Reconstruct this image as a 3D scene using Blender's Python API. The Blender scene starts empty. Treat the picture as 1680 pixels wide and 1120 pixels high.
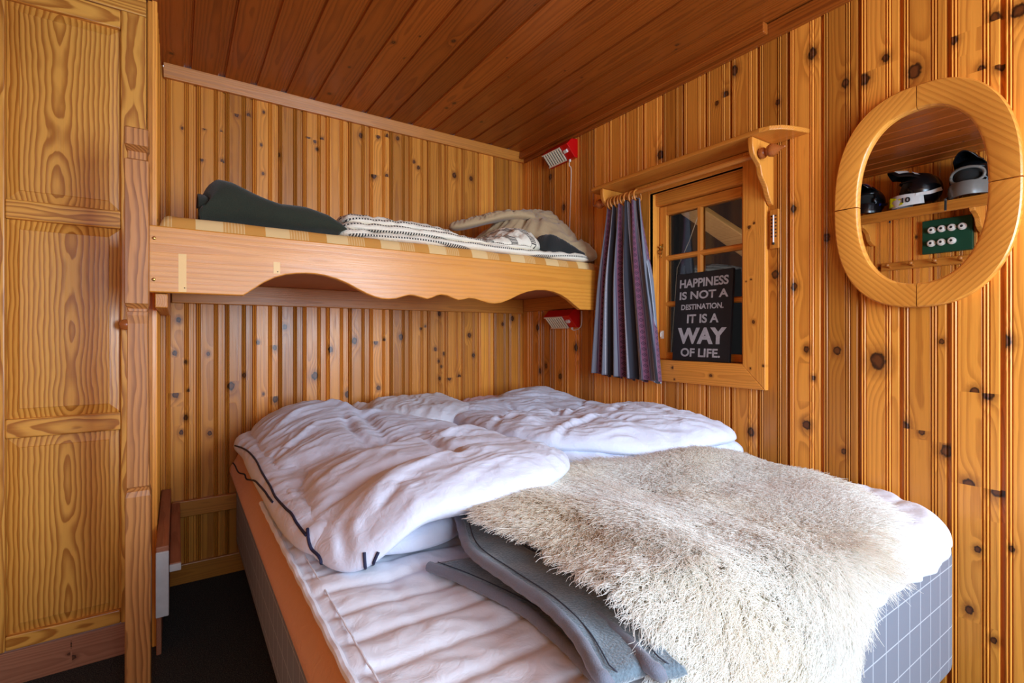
import bpy, bmesh, math, random
import numpy as np
from mathutils import Vector, Matrix

sc = bpy.context.scene
COL = sc.collection
PI = math.pi

# ------------------------------------------------------------------ camera, light, exposure
YAW, EYE = math.radians(34), 1.15
cd = bpy.data.cameras.new('camera'); cam = bpy.data.objects.new('camera', cd); COL.objects.link(cam)
cam.location = (0, 0, EYE); cam.rotation_euler = (PI/2, 0, -YAW)
cd.sensor_width = 36; cd.lens = 815/1680*36; cd.shift_y = -8/1680; cd.clip_start = .02
sc.camera = cam
sc.view_settings.view_transform = 'Standard'; sc.view_settings.look = 'None'
sc.view_settings.gamma = 1; sc.view_settings.use_curve_mapping = False
sc.view_settings.exposure = 0.10
w = bpy.data.worlds.new('world'); sc.world = w; w.use_nodes = True
w.node_tree.nodes['Background'].inputs[0].default_value = (.75, .86, 1, 1)
w.node_tree.nodes['Background'].inputs[1].default_value = 1.5
sc.cycles.max_bounces = 8; sc.cycles.diffuse_bounces = 5; sc.cycles.glossy_bounces = 4
sc.cycles.transmission_bounces = 6; sc.cycles.transparent_max_bounces = 12
sc.cycles.sample_clamp_indirect = 6
def lamp(name, kind, loc, target, power, color, size, sy=None):
    d = bpy.data.lights.new(name, kind); d.energy = power; d.color = color
    if kind == 'AREA':
        d.shape = 'RECTANGLE'; d.size = size; d.size_y = sy or size
    else: d.shadow_soft_size = size
    o = bpy.data.objects.new(name, d); COL.objects.link(o); o.location = loc
    if target is not None:
        o.rotation_euler = (Vector(target)-Vector(loc)).to_track_quat('-Z', 'Y').to_euler()
    return o
lamp('window_daylight', 'AREA', (1.42, -1.36, 1.4), (1.1, 2, .8), 88, (.60, .80, 1), .95, 1.2)
lamp('second_window_daylight', 'AREA', (.15, -1.36, 1.5), (.5, 2, .5), 24, (.60, .80, 1), .9, 1.2)  # added cool fill at the front wall, brightens the quilted pad and left side
lamp('ceiling_lamp_light', 'POINT', (1.45, -.75, 2.05), None, 9, (1, .82, .56), .08)
lamp('porch_light', 'POINT', (2.4, 1.5, 2.1), None, 3.2, (1, .93, .8), .12)  # added point light that brightens the brace behind the glass; no lamp there

# ------------------------------------------------------------------ small maths
rng = np.random.default_rng(7)
def _h(i, j, k):
    n = (i*374761393 + j*668265263 + k*2147483647) & 0xffffffff
    n = ((n ^ (n >> 13))*1274126177) & 0xffffffff
    return ((n ^ (n >> 16)) & 0xffff)/65535.0*2*PI
def pn(x, y, seed=0):
    x = np.asarray(x, float); y = np.asarray(y, float)
    i = np.floor(x).astype(np.int64); j = np.floor(y).astype(np.int64); fx = x-i; fy = y-j
    def g(a, b):
        t = _h(i+a, j+b, seed); return np.cos(t)*(fx-a)+np.sin(t)*(fy-b)
    u = fx*fx*fx*(fx*(fx*6-15)+10); v = fy*fy*fy*(fy*(fy*6-15)+10)
    return ((g(0,0)*(1-u)+g(1,0)*u)*(1-v)+(g(0,1)*(1-u)+g(1,1)*u)*v)*1.4
def ridge(x, y, seed=0): return 1-2*np.abs(pn(x, y, seed))
def sst(a, b, x):
    t = np.clip((np.asarray(x, float)-a)/(b-a), 0, 1); return t*t*(3-2*t)
def seg_dist(P, L):
    """distance of points P (n,2) to polyline L and the position 0..1 along it"""
    L = np.asarray(L, float); best = np.full(len(P), 1e9); tt = np.zeros(len(P)); n = len(L)-1
    for i in range(n):
        a, b = L[i], L[i+1]; ab = b-a; t = np.clip(((P-a)@ab)/max(ab@ab, 1e-12), 0, 1)
        d = np.linalg.norm(P-a-t[:, None]*ab, axis=1); m = d < best
        best[m] = d[m]; tt[m] = (i+t[m])/n
    return best, tt
def spline(pts, n, closed=False):
    P = np.asarray(pts, float); m = len(P); out = []
    segs = m if closed else m-1
    for i in range(segs):
        g = lambda k: P[k % m] if closed else P[min(max(k, 0), m-1)]
        p0, p1, p2, p3 = g(i-1), g(i), g(i+1), g(i+2)
        for q in range(24):
            t = q/24
            out.append(.5*((2*p1)+(-p0+p2)*t+(2*p0-5*p1+4*p2-p3)*t*t+(-p0+3*p1-3*p2+p3)*t**3))
    out.append(P[0] if closed else P[-1]); out = np.array(out)
    s = np.r_[0, np.cumsum(np.linalg.norm(np.diff(out, axis=0), axis=1))]
    q = np.linspace(0, s[-1], n+1 if closed else n)
    r = np.stack([np.interp(q, s, out[:, k]) for k in range(out.shape[1])], 1)
    return r[:-1] if closed else r

# plan coordinates of a point seen in the photograph, on a known real plane
_f = np.array([math.sin(YAW), math.cos(YAW), 0]); _r = np.array([math.cos(YAW), -math.sin(YAW), 0])
def _ray(px, py): return _f+(px-840)/815*_r+np.array([0, 0, (552-py)/815])
def at_z(px, py, z): d = _ray(px, py); t = (z-EYE)/d[2]; return d[0]*t, d[1]*t
def at_x(px, py, x): d = _ray(px, py); t = x/d[0]; return d[1]*t, EYE+d[2]*t
def at_y(px, py, y): d = _ray(px, py); t = y/d[1]; return d[0]*t, EYE+d[2]*t

# ------------------------------------------------------------------ node helpers / materials
class NT:
    def __init__(s, name):
        s.m = bpy.data.materials.new(name); s.m.use_nodes = True; s.t = s.m.node_tree
        s.t.nodes.clear(); s.out = s.n('ShaderNodeOutputMaterial')
    def n(s, k, **kw):
        x = s.t.nodes.new(k)
        for a, b in kw.items(): setattr(x, a, b)
        return x
    def set(s, sock, v):
        if isinstance(v, bpy.types.NodeSocket): s.t.links.new(v, sock)
        elif v is not None:
            if isinstance(v, (tuple, list)) and len(v) == 3 and sock.type == 'RGBA': v = (*v, 1)
            sock.default_value = v
    def ma(s, op, a, b=None, c=None, clamp=False):
        x = s.n('ShaderNodeMath', operation=op, use_clamp=clamp)
        for k, v in enumerate((a, b, c)):
            if v is not None: s.set(x.inputs[k], v)
        return x.outputs[0]
    def ss(s, v, a, b, lo=0., hi=1.):
        x = s.n('ShaderNodeMapRange', interpolation_type='SMOOTHSTEP')
        for k, q in enumerate((v, a, b, lo, hi)): s.set(x.inputs[k], q)
        return x.outputs[0]
    def mix(s, f, a, b, mode='MIX'):
        x = s.n('ShaderNodeMix', data_type='RGBA', blend_type=mode)
        s.set(x.inputs[0], f); s.set(x.inputs[6], a); s.set(x.inputs[7], b); return x.outputs[2]
    def sep(s, v): x = s.n('ShaderNodeSeparateXYZ'); s.set(x.inputs[0], v); return x.outputs
    def comb(s, a, b, c):
        x = s.n('ShaderNodeCombineXYZ')
        for k, v in enumerate((a, b, c)): s.set(x.inputs[k], v)
        return x.outputs[0]
    def vm(s, op, a, b):
        x = s.n('ShaderNodeVectorMath', operation=op); s.set(x.inputs[0], a); s.set(x.inputs[1], b); return x.outputs[0]
    def noise(s, vec, scale, detail=2., rough=.5, dist=0.):
        x = s.n('ShaderNodeTexNoise'); s.set(x.inputs['Vector'], vec); x.inputs['Scale'].default_value = scale
        x.inputs['Detail'].default_value = detail; x.inputs['Roughness'].default_value = rough
        x.inputs['Distortion'].default_value = dist; return x.outputs[0]
    def attr(s, name): return s.n('ShaderNodeAttribute', attribute_name=name)
    def obj(s): return s.n('ShaderNodeTexCoord').outputs['Object']
    def uv(s): return s.n('ShaderNodeTexCoord').outputs['UV']
    def bump(s, h, strength, dist):
        x = s.n('ShaderNodeBump'); x.inputs['Strength'].default_value = strength
        x.inputs['Distance'].default_value = dist; s.set(x.inputs['Height'], h); return x.outputs[0]
    def pbr(s, col, rough=.5, normal=None, **kw):
        p = s.n('ShaderNodeBsdfPrincipled'); s.set(p.inputs['Base Color'], col); s.set(p.inputs['Roughness'], rough)
        if normal is not None: s.set(p.inputs['Normal'], normal)
        for k, v in kw.items(): s.set(p.inputs[k.replace('_', ' ')], v)
        s.t.links.new(p.outputs[0], s.out.inputs[0]); return s.m
def lin(r, g, b):
    f = lambda c: (c/255/12.92) if c/255 <= .04045 else ((c/255+.055)/1.055)**2.4
    return (f(r), f(g), f(b))

def wood(name, light, dark, ring=150., contrast=.55, rough=.36, tv=.16, knot=((104,56,24),(40,20,10)), fine=.22, patch=.3, wander=.05, lf=1.6, jag=.006):
    T = NT(name)
    u, d, l = T.sep(T.attr('gr').outputs['Vector'])
    tone = T.attr('tone').outputs['Fac']
    ku, kl, kr = T.sep(T.attr('knot').outputs['Vector'])
    krs = T.ma('MAXIMUM', kr, .00002)
    nA = T.noise(T.comb(T.ma('MULTIPLY', u, 4), T.ma('MULTIPLY', d, 4), T.ma('MULTIPLY', l, lf)), 1., 2)
    dd = T.ma('ADD', d, T.ma('MULTIPLY', T.ma('SUBTRACT', nA, .5), wander))
    r = T.ma('SQRT', T.ma('ADD', T.ma('MULTIPLY', u, u), T.ma('MULTIPLY', dd, dd)))
    nB = T.noise(T.comb(T.ma('MULTIPLY', u, 26), T.ma('MULTIPLY', d, 26), T.ma('MULTIPLY', l, 7)), 1., 2)
    ex = T.ma('DIVIDE', T.ma('SUBTRACT', u, ku), krs)
    ey = T.ma('DIVIDE', T.ma('SUBTRACT', l, kl), T.ma('MULTIPLY', krs, 1.3))
    d2 = T.ma('ADD', T.ma('MULTIPLY', ex, ex), T.ma('MULTIPLY', ey, ey))
    d2n = T.ma('ADD', T.ma('MULTIPLY', ex, ex), T.ma('MULTIPLY', T.ma('MULTIPLY', ey, ey), .35))
    wob = T.ma('MULTIPLY', T.ma('SUBTRACT', T.noise(T.comb(ex, ey, kl), 1.3, 2), .5), .9)
    dk = T.ma('ADD', T.ma('SQRT', d2), wob)
    bend = T.ma('MULTIPLY', T.ma('EXPONENT', T.ma('MULTIPLY', d2n, -.22)), T.ma('MULTIPLY', kr, 1.1))
    ph = T.ma('MULTIPLY', T.ma('ADD', T.ma('ADD', r, bend), T.ma('MULTIPLY', T.ma('SUBTRACT', nB, .5), jag)), ring)
    fr = T.ma('FRACT', ph)
    late = T.ma('MULTIPLY', T.ss(fr, .2, .86), T.ma('SUBTRACT', 1., T.ss(fr, .88, 1.)))
    st = T.noise(T.comb(T.ma('MULTIPLY', u, 260), T.ma('MULTIPLY', d, 260), T.ma('MULTIPLY', l, 7)), 1., 3)
    pa = T.noise(T.comb(T.ma('MULTIPLY', u, 7), T.ma('MULTIPLY', d, 7), T.ma('MULTIPLY', l, 1.7)), 1., 3)
    f = T.ma('ADD', T.ma('MULTIPLY', late, contrast), T.ma('MULTIPLY', T.ma('SUBTRACT', st, .5), fine*2.2))
    f = T.ma('ADD', f, T.ma('MULTIPLY', T.ma('SUBTRACT', pa, .5), patch*1.4), clamp=True)
    c = T.mix(f, light, dark)
    v = T.ma('ADD', 1., T.ma('ADD', T.ma('MULTIPLY', tone, tv), T.ma('MULTIPLY', T.ma('SUBTRACT', pa, .5), patch)))
    c = T.mix(1., c, T.comb(v, T.ma('POWER', v, 1.15), T.ma('POWER', v, 1.4)), 'MULTIPLY')
    halo = T.ma('SUBTRACT', 1., T.ss(dk, .9, 2.8))
    c = T.mix(T.ma('MULTIPLY', halo, .55), c, T.mix(.6, dark, lin(*knot[0])))
    kc = T.mix(T.ss(dk, .35, .95), lin(*knot[0]), lin(*knot[1]))
    c = T.mix(T.ma('SUBTRACT', 1., T.ss(dk, .8, 1.2)), c, kc)
    hgt = T.ma('ADD', T.ma('MULTIPLY', late, -.4), st)
    ro = T.ma('ADD', rough, T.ma('MULTIPLY', T.ma('SUBTRACT', st, .5), .25))
    return T.pbr(c, ro, T.bump(hgt, .12, .002), Specular_IOR_Level=.45)

M = {}
M['wall'] = wood('wall_pine', lin(226,147,56), lin(152,72,16), ring=140, contrast=.42, tv=.34, wander=.016, rough=.33, lf=1.1, jag=.004)
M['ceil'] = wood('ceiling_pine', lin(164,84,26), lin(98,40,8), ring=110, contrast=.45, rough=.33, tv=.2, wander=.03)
M['trim'] = wood('trim_pine', lin(206,130,48), lin(150,78,22), ring=150, contrast=.35, wander=.02)
M['panel'] = wood('panel_pine', lin(230,162,70), lin(162,88,24), ring=78, contrast=.8, tv=.05, rough=.34, fine=.12, patch=.14, wander=.12, lf=2.2, jag=.016)
M['bunk'] = wood('bunk_pine', lin(222,146,56), lin(172,94,24), ring=60, contrast=.32, rough=.3, fine=.18, patch=.5, wander=.02)
M['post'] = wood('post_pine', lin(196,130,68), lin(126,68,28), ring=110, contrast=.7, rough=.42, wander=.07, jag=.01)
M['mirror'] = wood('mirror_pine', lin(222,146,58), lin(182,104,34), ring=75, contrast=.5, rough=.32, patch=.16, jag=.01)
M['case'] = wood('casing_pine', lin(228,150,60), lin(176,94,28), ring=130, contrast=.4, rough=.32)
M['rawplank'] = wood('plank_pine', lin(176,112,78), lin(128,70,42), ring=160, contrast=.4, rough=.6)
M['beam'] = wood('beam_pine', lin(216,168,110), lin(168,116,62), ring=120, contrast=.4, rough=.6)

def plain(name, col, rough=.5, **kw): return NT(name).pbr(lin(*col), rough, **kw)
def fabric(name, col, col2=None, scale=700, bump=.25, rough=.9, mottled=.0, fuzz=.3):
    T = NT(name); o = T.obj(); nz = T.noise(o, scale, 2); big = T.noise(o, 9, 3)
    c = T.mix(T.ma('ADD', T.ma('MULTIPLY', nz, .8), T.ma('MULTIPLY', T.ma('SUBTRACT', big, .5), mottled)), lin(*(col2 or col)), lin(*col))
    return T.pbr(c, rough, T.bump(nz, bump, .002), Sheen_Weight=fuzz, Sheen_Roughness=.5)
def linen(name, col, col2, amt=.36):
    T = NT(name); o = T.obj()
    a = T.noise(o, 26, 3, .55, 1.2); b = T.noise(o, 900, 1); c = T.noise(o, 90, 2, .55, .5)
    hgt = T.ma('ADD', T.ma('MULTIPLY', a, 1.), T.ma('ADD', T.ma('MULTIPLY', b, .05), T.ma('MULTIPLY', c, .16)))
    return T.pbr(T.mix(T.noise(o, 5, 2), lin(*col), lin(*col2)), .82, T.bump(hgt, amt, .008), Sheen_Weight=.15)
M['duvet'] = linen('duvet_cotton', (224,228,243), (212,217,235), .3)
M['pillow'] = linen('pillow_cotton', (230,232,240), (220,222,232), .3)
M['pinkpillow'] = linen('pink_pillow_cotton', (226,196,198), (214,182,190))
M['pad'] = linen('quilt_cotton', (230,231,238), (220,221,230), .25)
M['topper'] = linen('topper_cotton', (222,166,116), (210,150,100))
M['piping'] = plain('navy_piping', (26,30,62), .7)
M['white'] = plain('white_plastic', (236,230,222), .4)
M['blanket'] = fabric('grey_fleece', (134,154,166), (60,76,88), 240, 1., .95, .5, .5)
M['hem'] = fabric('grey_hem', (124,128,142), (98,102,116), 500, .4, .8, .2, .3)
M['hemline'] = plain('dark_hem_stitch', (62,66,80), .9)
M['felt'] = fabric('green_felt', (54,58,40), (28,32,22), 300, .8, .95, .4, .15)
M['tan'] = fabric('tan_cotton', (196,168,128), (176,146,106), 300, .3, .85, .4, .2)
M['black'] = fabric('black_cloth', (30,32,30), (16,17,16), 500, .4, .9)
M['sign'] = fabric('sign_black', (30,30,33), (16,16,18), 60, .2, .7, .5, .0)
M['letters'] = fabric('sign_letters', (206,206,208), (150,150,155), 150, .1, .7, 1.0, .0)
M['red'] = plain('red_enamel', (206,12,14), .28)
M['grille'] = plain('cream_grille', (240,232,205), .45)
M['dark'] = plain('dark_gap', (34,26,20), .8)
M['brass'] = plain('brass', (190,150,80), .3, Metallic=1.)
M['rodwood'] = wood('rod_wood', lin(208,132,56), lin(172,96,36), ring=220, contrast=.3)
M['finial'] = wood('finial_wood', lin(176,96,44), lin(130,64,26), ring=220, contrast=.3, rough=.25)
M['paint'] = fabric('white_paint', (214,208,204), (186,178,172), 40, .2, .6, .8, .0)
M['cord'] = plain('white_cord', (232,224,210), .5)
M['fusegreen'] = plain('green_board', (8,70,46), .5)
M['porcelain'] = plain('porcelain', (238,232,220), .25)
M['hblack'] = plain('helmet_black', (14,15,18), .2)
M['hgrey'] = plain('helmet_grey', (120,118,112), .3)
M['hwhite'] = plain('helmet_white', (226,226,222), .25)
M['hyellow'] = plain('helmet_yellow', (220,220,20), .3)
M['hblue'] = plain('helmet_blue', (30,50,120), .3)
M['glassmirror'] = plain('mirror_silver', (236,236,236), .0, Metallic=1.)
M['green'] = plain('green_board_ceiling', (60,78,34), .8)
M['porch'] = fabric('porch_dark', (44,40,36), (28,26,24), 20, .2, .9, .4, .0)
M['wool_skin'] = plain('sheep_hide', (240,228,204), .9)

def m_glass():
    T = NT('window_glass'); tr = T.n('ShaderNodeBsdfTransparent'); gl = T.n('ShaderNodeBsdfGlossy')
    gl.inputs['Roughness'].default_value = .02; fr = T.n('ShaderNodeFresnel'); fr.inputs[0].default_value = 1.5
    mx = T.n('ShaderNodeMixShader'); T.t.links.new(fr.outputs[0], mx.inputs[0])
    T.t.links.new(tr.outputs[0], mx.inputs[1]); T.t.links.new(gl.outputs[0], mx.inputs[2])
    T.t.links.new(mx.outputs[0], T.out.inputs[0]); return T.m
M['glass'] = m_glass()
def m_carpet():
    T = NT('dark_carpet'); o = T.obj(); a = T.noise(o, 260, 2, .7); b = T.noise(o, 90, 2)
    c = T.mix(T.ss(a, .42, .68), lin(30,28,26), lin(104,98,84))
    return T.pbr(T.mix(T.ma('MULTIPLY', b, .5), c, lin(40,38,38)), .95, T.bump(a, 1., .01))
M['carpet'] = m_carpet()
def grid_lines(T, a, pitch, width):
    f = T.ma('FRACT', T.ma('DIVIDE', a, pitch)); d = T.ma('ABSOLUTE', T.ma('SUBTRACT', f, .5))
    return T.ma('SUBTRACT', 1., T.ss(d, width/pitch*.5, width/pitch))
def m_check():
    T = NT('grey_window_check'); x, y, z = T.sep(T.obj())
    g = T.n('ShaderNodeNewGeometry'); nx, ny, nz = T.sep(g.outputs['Normal'])
    ha = T.ma('ADD', x, y)
    v = T.ma('MAXIMUM', grid_lines(T, ha, .075, .0022), grid_lines(T, T.ma('ADD', z, .02), .09, .0022))
    nzs = T.noise(T.obj(), 800, 1)
    c = T.mix(nzs, lin(122,126,138), lin(106,110,122))
    return T.pbr(T.mix(T.ma('MULTIPLY', v, .75), c, lin(196,198,204)), .85, T.bump(nzs, .3, .001), Sheen_Weight=.2)
M['check'] = m_check()
def m_bunkcheck():
    T = NT('yellow_check_cotton'); x, y, z = T.sep(T.obj())
    P = .2165; f = T.ma('FRACT', T.ma('DIVIDE', T.ma('ADD', x, .2165*3-.053), P))   # 0 cream | striped | orange
    cream, org = lin(236,206,148), lin(206,142,62)
    fine = T.ma('SUBTRACT', 1., T.ss(T.ma('ABSOLUTE', T.ma('SUBTRACT', T.ma('FRACT', T.ma('DIVIDE', x, .0098)), .5)), .12, .2))
    inst = T.ma('MULTIPLY', T.ma('GREATER_THAN', f, .38), T.ma('LESS_THAN', f, .69))
    ino = T.ma('GREATER_THAN', f, .69)
    c = T.mix(ino, cream, org); c = T.mix(T.ma('MULTIPLY', inst, T.ma('SUBTRACT', 1., T.ma('MULTIPLY', fine, .75))), c, T.mix(.2, org, cream))
    g = T.ma('FRACT', T.ma('DIVIDE', T.ma('ADD', y, z), .2)); c = T.mix(T.ma('MULTIPLY', T.ma('GREATER_THAN', g, .62), .3), c, org)
    nz = T.noise(T.obj(), 700, 1)
    return T.pbr(c, .85, T.bump(nz, .3, .001))
M['bcheck'] = m_bunkcheck()
def m_stitch():
    T = NT('striped_white_cotton'); o = T.obj(); x, y, z = T.sep(o)
    u, v, q = T.sep(T.uv())
    f = T.ma('FRACT', T.ma('ADD', T.ma('MULTIPLY', v, 1.), 0.)); d = T.ma('ABSOLUTE', T.ma('SUBTRACT', f, .5))
    band = T.ma('SUBTRACT', 1., T.ss(d, .12, .16))
    dash = T.ma('GREATER_THAN', T.ma('FRACT', T.ma('DIVIDE', u, .012)), .42)
    edge = T.ma('MULTIPLY', T.ss(d, .10, .12), T.ma('SUBTRACT', 1., T.ss(d, .15, .17)))
    k = T.ma('MAXIMUM', T.ma('MULTIPLY', band, dash), T.ma('MULTIPLY', edge, .55))
    nz = T.noise(o, 120, 3, .6, .5)
    c = T.mix(T.noise(o, 6, 2), lin(246,238,220), lin(236,222,196))
    return T.pbr(T.mix(T.ma('MULTIPLY', k, .95), c, lin(44,42,42)), .85, T.bump(nz, .5, .008))
M['stitch'] = m_stitch()
def m_curtain():
    T = NT('curtain_weave'); u, v, q = T.sep(T.uv())
    f = T.ma('FRACT', T.ma('DIVIDE', T.ma('ADD', u, .02), .118))
    def band(a, b): return T.ma('MULTIPLY', T.ma('GREATER_THAN', f, a), T.ma('LESS_THAN', f, b))
    nz = T.noise(T.obj(), 900, 1)
    c = T.mix(nz, lin(136,138,150), lin(104,106,118))
    c = T.mix(band(.0, .12), c, lin(38,36,42)); c = T.mix(band(.86, 1.), c, lin(48,48,58))
    # motif band
    a = T.ma('ABSOLUTE', T.ma('SUBTRACT', T.ma('DIVIDE', T.ma('SUBTRACT', f, .40), .20), .5))
    b = T.ma('ABSOLUTE', T.ma('SUBTRACT', T.ma('FRACT', T.ma('DIVIDE', v, .03)), .5))
    s = T.ma('ADD', a, b); dia = T.ma('MAXIMUM', T.ma('MULTIPLY', T.ma('GREATER_THAN', s, .26), T.ma('LESS_THAN', s, .40)), T.ma('LESS_THAN', s, .13))
    mot = T.mix(dia, lin(122,72,96), lin(56,36,54)); c = T.mix(band(.40, .60), c, mot)
    c = T.mix(band(.36, .385), c, lin(70,40,74)); c = T.mix(band(.615, .64), c, lin(70,40,74))
    das = T.ma('GREATER_THAN', T.ma('FRACT', T.ma('DIVIDE', v, .007)), .4)
    c = T.mix(T.ma('MULTIPLY', T.ma('ADD', band(.135, .16), band(.80, .825), clamp=True), das), c, lin(220,220,226))
    return T.pbr(c, .9, T.bump(nz, .3, .001), Sheen_Weight=.2)
M['curtain'] = m_curtain()
def m_wool():
    T = NT('sheep_wool'); t = T.attr('tint').outputs['Fac']; h = T.n('ShaderNodeHairInfo')
    c = T.mix(t, (.95, .93, .88), lin(236,220,190))
    c = T.mix(T.ma('MULTIPLY', T.ma('SUBTRACT', 1., h.outputs['Intercept']), .18), c, lin(238,218,178))
    d = T.n('ShaderNodeBsdfDiffuse'); T.set(d.inputs[0], c)
    tl = T.n('ShaderNodeBsdfTranslucent'); T.set(tl.inputs[0], c)
    gl = T.n('ShaderNodeBsdfHair'); gl.inputs['Color'].default_value = (.6, .58, .52, 1)
    mx = T.n('ShaderNodeMixShader'); mx.inputs[0].default_value = .45
    T.t.links.new(d.outputs[0], mx.inputs[1]); T.t.links.new(tl.outputs[0], mx.inputs[2])
    m2 = T.n('ShaderNodeMixShader'); m2.inputs[0].default_value = .08
    T.t.links.new(mx.outputs[0], m2.inputs[1]); T.t.links.new(gl.outputs[0], m2.inputs[2])
    T.t.links.new(m2.outputs[0], T.out.inputs[0]); return T.m
M['wool'] = m_wool()

# ------------------------------------------------------------------ object helpers
def put(me, name, mat, parent=None):
    o = bpy.data.objects.new(name, me); COL.objects.link(o)
    if mat is not None: me.materials.append(M[mat] if isinstance(mat, str) else mat)
    if parent is not None:
        o.parent = parent; o.matrix_parent_inverse = Matrix.Translation(-parent.location)
    return o
def grain(me, axis, seed):
    n = len(me.vertices); co = np.empty(n*3); me.vertices.foreach_get('co', co); co = co.reshape(-1, 3)
    r = random.Random(seed); k = 'XYZ'.index(axis); oth = [i for i in range(3) if i != k]
    ext = co.max(0)-co.min(0) if n else np.ones(3)
    wide, thin = (oth[0], oth[1]) if ext[oth[0]] >= ext[oth[1]] else (oth[1], oth[0])
    mid = (co.max(0)+co.min(0))/2
    su, sl_ = r.uniform(-.25, .25)*ext[wide]-mid[wide], r.uniform(-20, 20)
    g = np.stack([co[:, wide]+su, co[:, thin]-mid[thin]+r.uniform(.02, .06), co[:, k]+sl_], 1)
    a = me.attributes.new('gr', 'FLOAT_VECTOR', 'POINT'); a.data.foreach_set('vector', g.astype(np.float32).ravel())
    t = me.attributes.new('tone', 'FLOAT', 'POINT'); t.data.foreach_set('value', np.full(n, r.uniform(-.6, .6), np.float32)); return wide, (su, sl_)
def obj(name, bm, mat, parent=None, g=None, smooth=False, seed=None, knots=None):
    """knots: (across, along, radius) in the board's own wide / grain axes"""
    if knots:
        k = 'XYZ'.index(g); ks = sorted(knots, key=lambda q: q[1])
        for p, q in zip(ks, ks[1:]):
            co, no = [0, 0, 0], [0, 0, 0]; co[k] = (p[1]+q[1])/2; no[k] = 1
            bmesh.ops.bisect_plane(bm, geom=bm.verts[:]+bm.edges[:]+bm.faces[:], plane_co=co, plane_no=no)
    me = bpy.data.meshes.new(name); bmesh.ops.recalc_face_normals(bm, faces=bm.faces[:])
    bm.to_mesh(me); bm.free()
    if smooth:
        me.polygons.foreach_set('use_smooth', [True]*len(me.polygons))
        if smooth != 'all':
            try: me.set_sharp_from_angle(angle=math.radians(40))
            except Exception: pass
    if g:
        wide, sh_ = grain(me, g, seed if seed is not None else name+str(len(bpy.data.meshes)))
        if knots:
            ed = [(p[1]+q[1])/2 for p, q in zip(ks, ks[1:])]; K = []
            for p in me.polygons:
                q = ks[sum(p.center[k] > e for e in ed)]; K.append((q[0]+sh_[0], q[1]+sh_[1], q[2]))
            a = me.attributes.new('knot', 'FLOAT_VECTOR', 'FACE'); a.data.foreach_set('vector', np.array(K, np.float32).ravel())
    return put(me, name, mat, parent)
def tag(o, label, cat=None, group=None, kind=None):
    o['label'] = label
    if cat: o['category'] = cat
    if group: o['group'] = group
    if kind: o['kind'] = kind
    return o
def empty(name, loc, label, cat, group=None):
    o = bpy.data.objects.new(name, None); COL.objects.link(o); o.location = loc; o.empty_display_size = .05
    return tag(o, label, cat, group)
def struct(o): o['kind'] = 'structure'; return o
def copy_tree(o, parent=None):
    c = o.copy(); COL.objects.link(c)
    if parent is not None: c.parent = parent
    for ch in list(o.children): copy_tree(ch, c)
    return c
def box(x0, x1, y0, y1, z0, z1, bev=.002, bm=None, seg=2):
    b = bmesh.new(); r = bmesh.ops.create_cube(b, size=1.)
    for v in b.verts: v.co = Vector(((x0+x1)/2+v.co.x*(x1-x0), (y0+y1)/2+v.co.y*(y1-y0), (z0+z1)/2+v.co.z*(z1-z0)))
    if bev: bmesh.ops.bevel(b, geom=b.edges[:], offset=bev, segments=seg, profile=.5, affect='EDGES')
    if bm is None: return b
    join(bm, b); return bm
def join(bm, b):
    me = bpy.data.meshes.new('tmp'); b.to_mesh(me); b.free(); bm.from_mesh(me); bpy.data.meshes.remove(me); return bm
def prism(poly, axis, a0, a1, bev=0):
    """polygon of 2-D points swept along an axis: X -> (y,z), Y -> (x,z), Z -> (x,y)"""
    bm = bmesh.new()
    def P(p, a): return {'X': (a, p[0], p[1]), 'Y': (p[0], a, p[1]), 'Z': (p[0], p[1], a)}[axis]
    A = [bm.verts.new(P(p, a0)) for p in poly]; B = [bm.verts.new(P(p, a1)) for p in poly]; n = len(poly)
    f0 = bm.faces.new(A); f1 = bm.faces.new(B[::-1])
    for i in range(n): bm.faces.new((A[i], B[i], B[(i+1) % n], A[(i+1) % n]))
    bmesh.ops.recalc_face_normals(bm, faces=bm.faces[:])
    if bev:
        es = list({e for f in (f0, f1) for e in f.edges})
        bmesh.ops.bevel(bm, geom=es, offset=bev, segments=3, profile=.5, affect='EDGES')
    return bm
def tube(pts, rad, n=10, caps=True, bm=None):
    P = [Vector(p) for p in pts]; R = rad if hasattr(rad, '__len__') else [rad]*len(P)
    bm = bm or bmesh.new(); rings = []; up = None
    for i, p in enumerate(P):
        t = (P[min(i+1, len(P)-1)]-P[max(i-1, 0)]).normalized()
        if up is None:
            up = Vector((0, 0, 1)) if abs(t.z) < .9 else Vector((1, 0, 0))
        s = t.cross(up).normalized(); up = s.cross(t).normalized()
        rings.append([bm.verts.new(p+R[i]*(math.cos(2*PI*k/n)*s+math.sin(2*PI*k/n)*up)) for k in range(n)])
    for a, b in zip(rings, rings[1:]):
        for k in range(n): bm.faces.new((a[k], a[(k+1) % n], b[(k+1) % n], b[k]))
    if caps: bm.faces.new(rings[0][::-1]); bm.faces.new(rings[-1])
    return bm
def lathe(prof, axis, origin, n=20):
    """prof: (distance along axis, radius)"""
    ax = Vector(axis).normalized(); s = ax.orthogonal().normalized(); t = ax.cross(s); o = Vector(origin)
    bm = bmesh.new(); rings = []
    for a, r in prof:
        rings.append([bm.verts.new(o+ax*a+max(r, 1e-4)*(math.cos(2*PI*k/n)*s+math.sin(2*PI*k/n)*t)) for k in range(n)])
    for a, b in zip(rings, rings[1:]):
        for k in range(n): bm.faces.new((a[k], a[(k+1) % n], b[(k+1) % n], b[k]))
    bm.faces.new(rings[0][::-1]); bm.faces.new(rings[-1]); return bm
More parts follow.
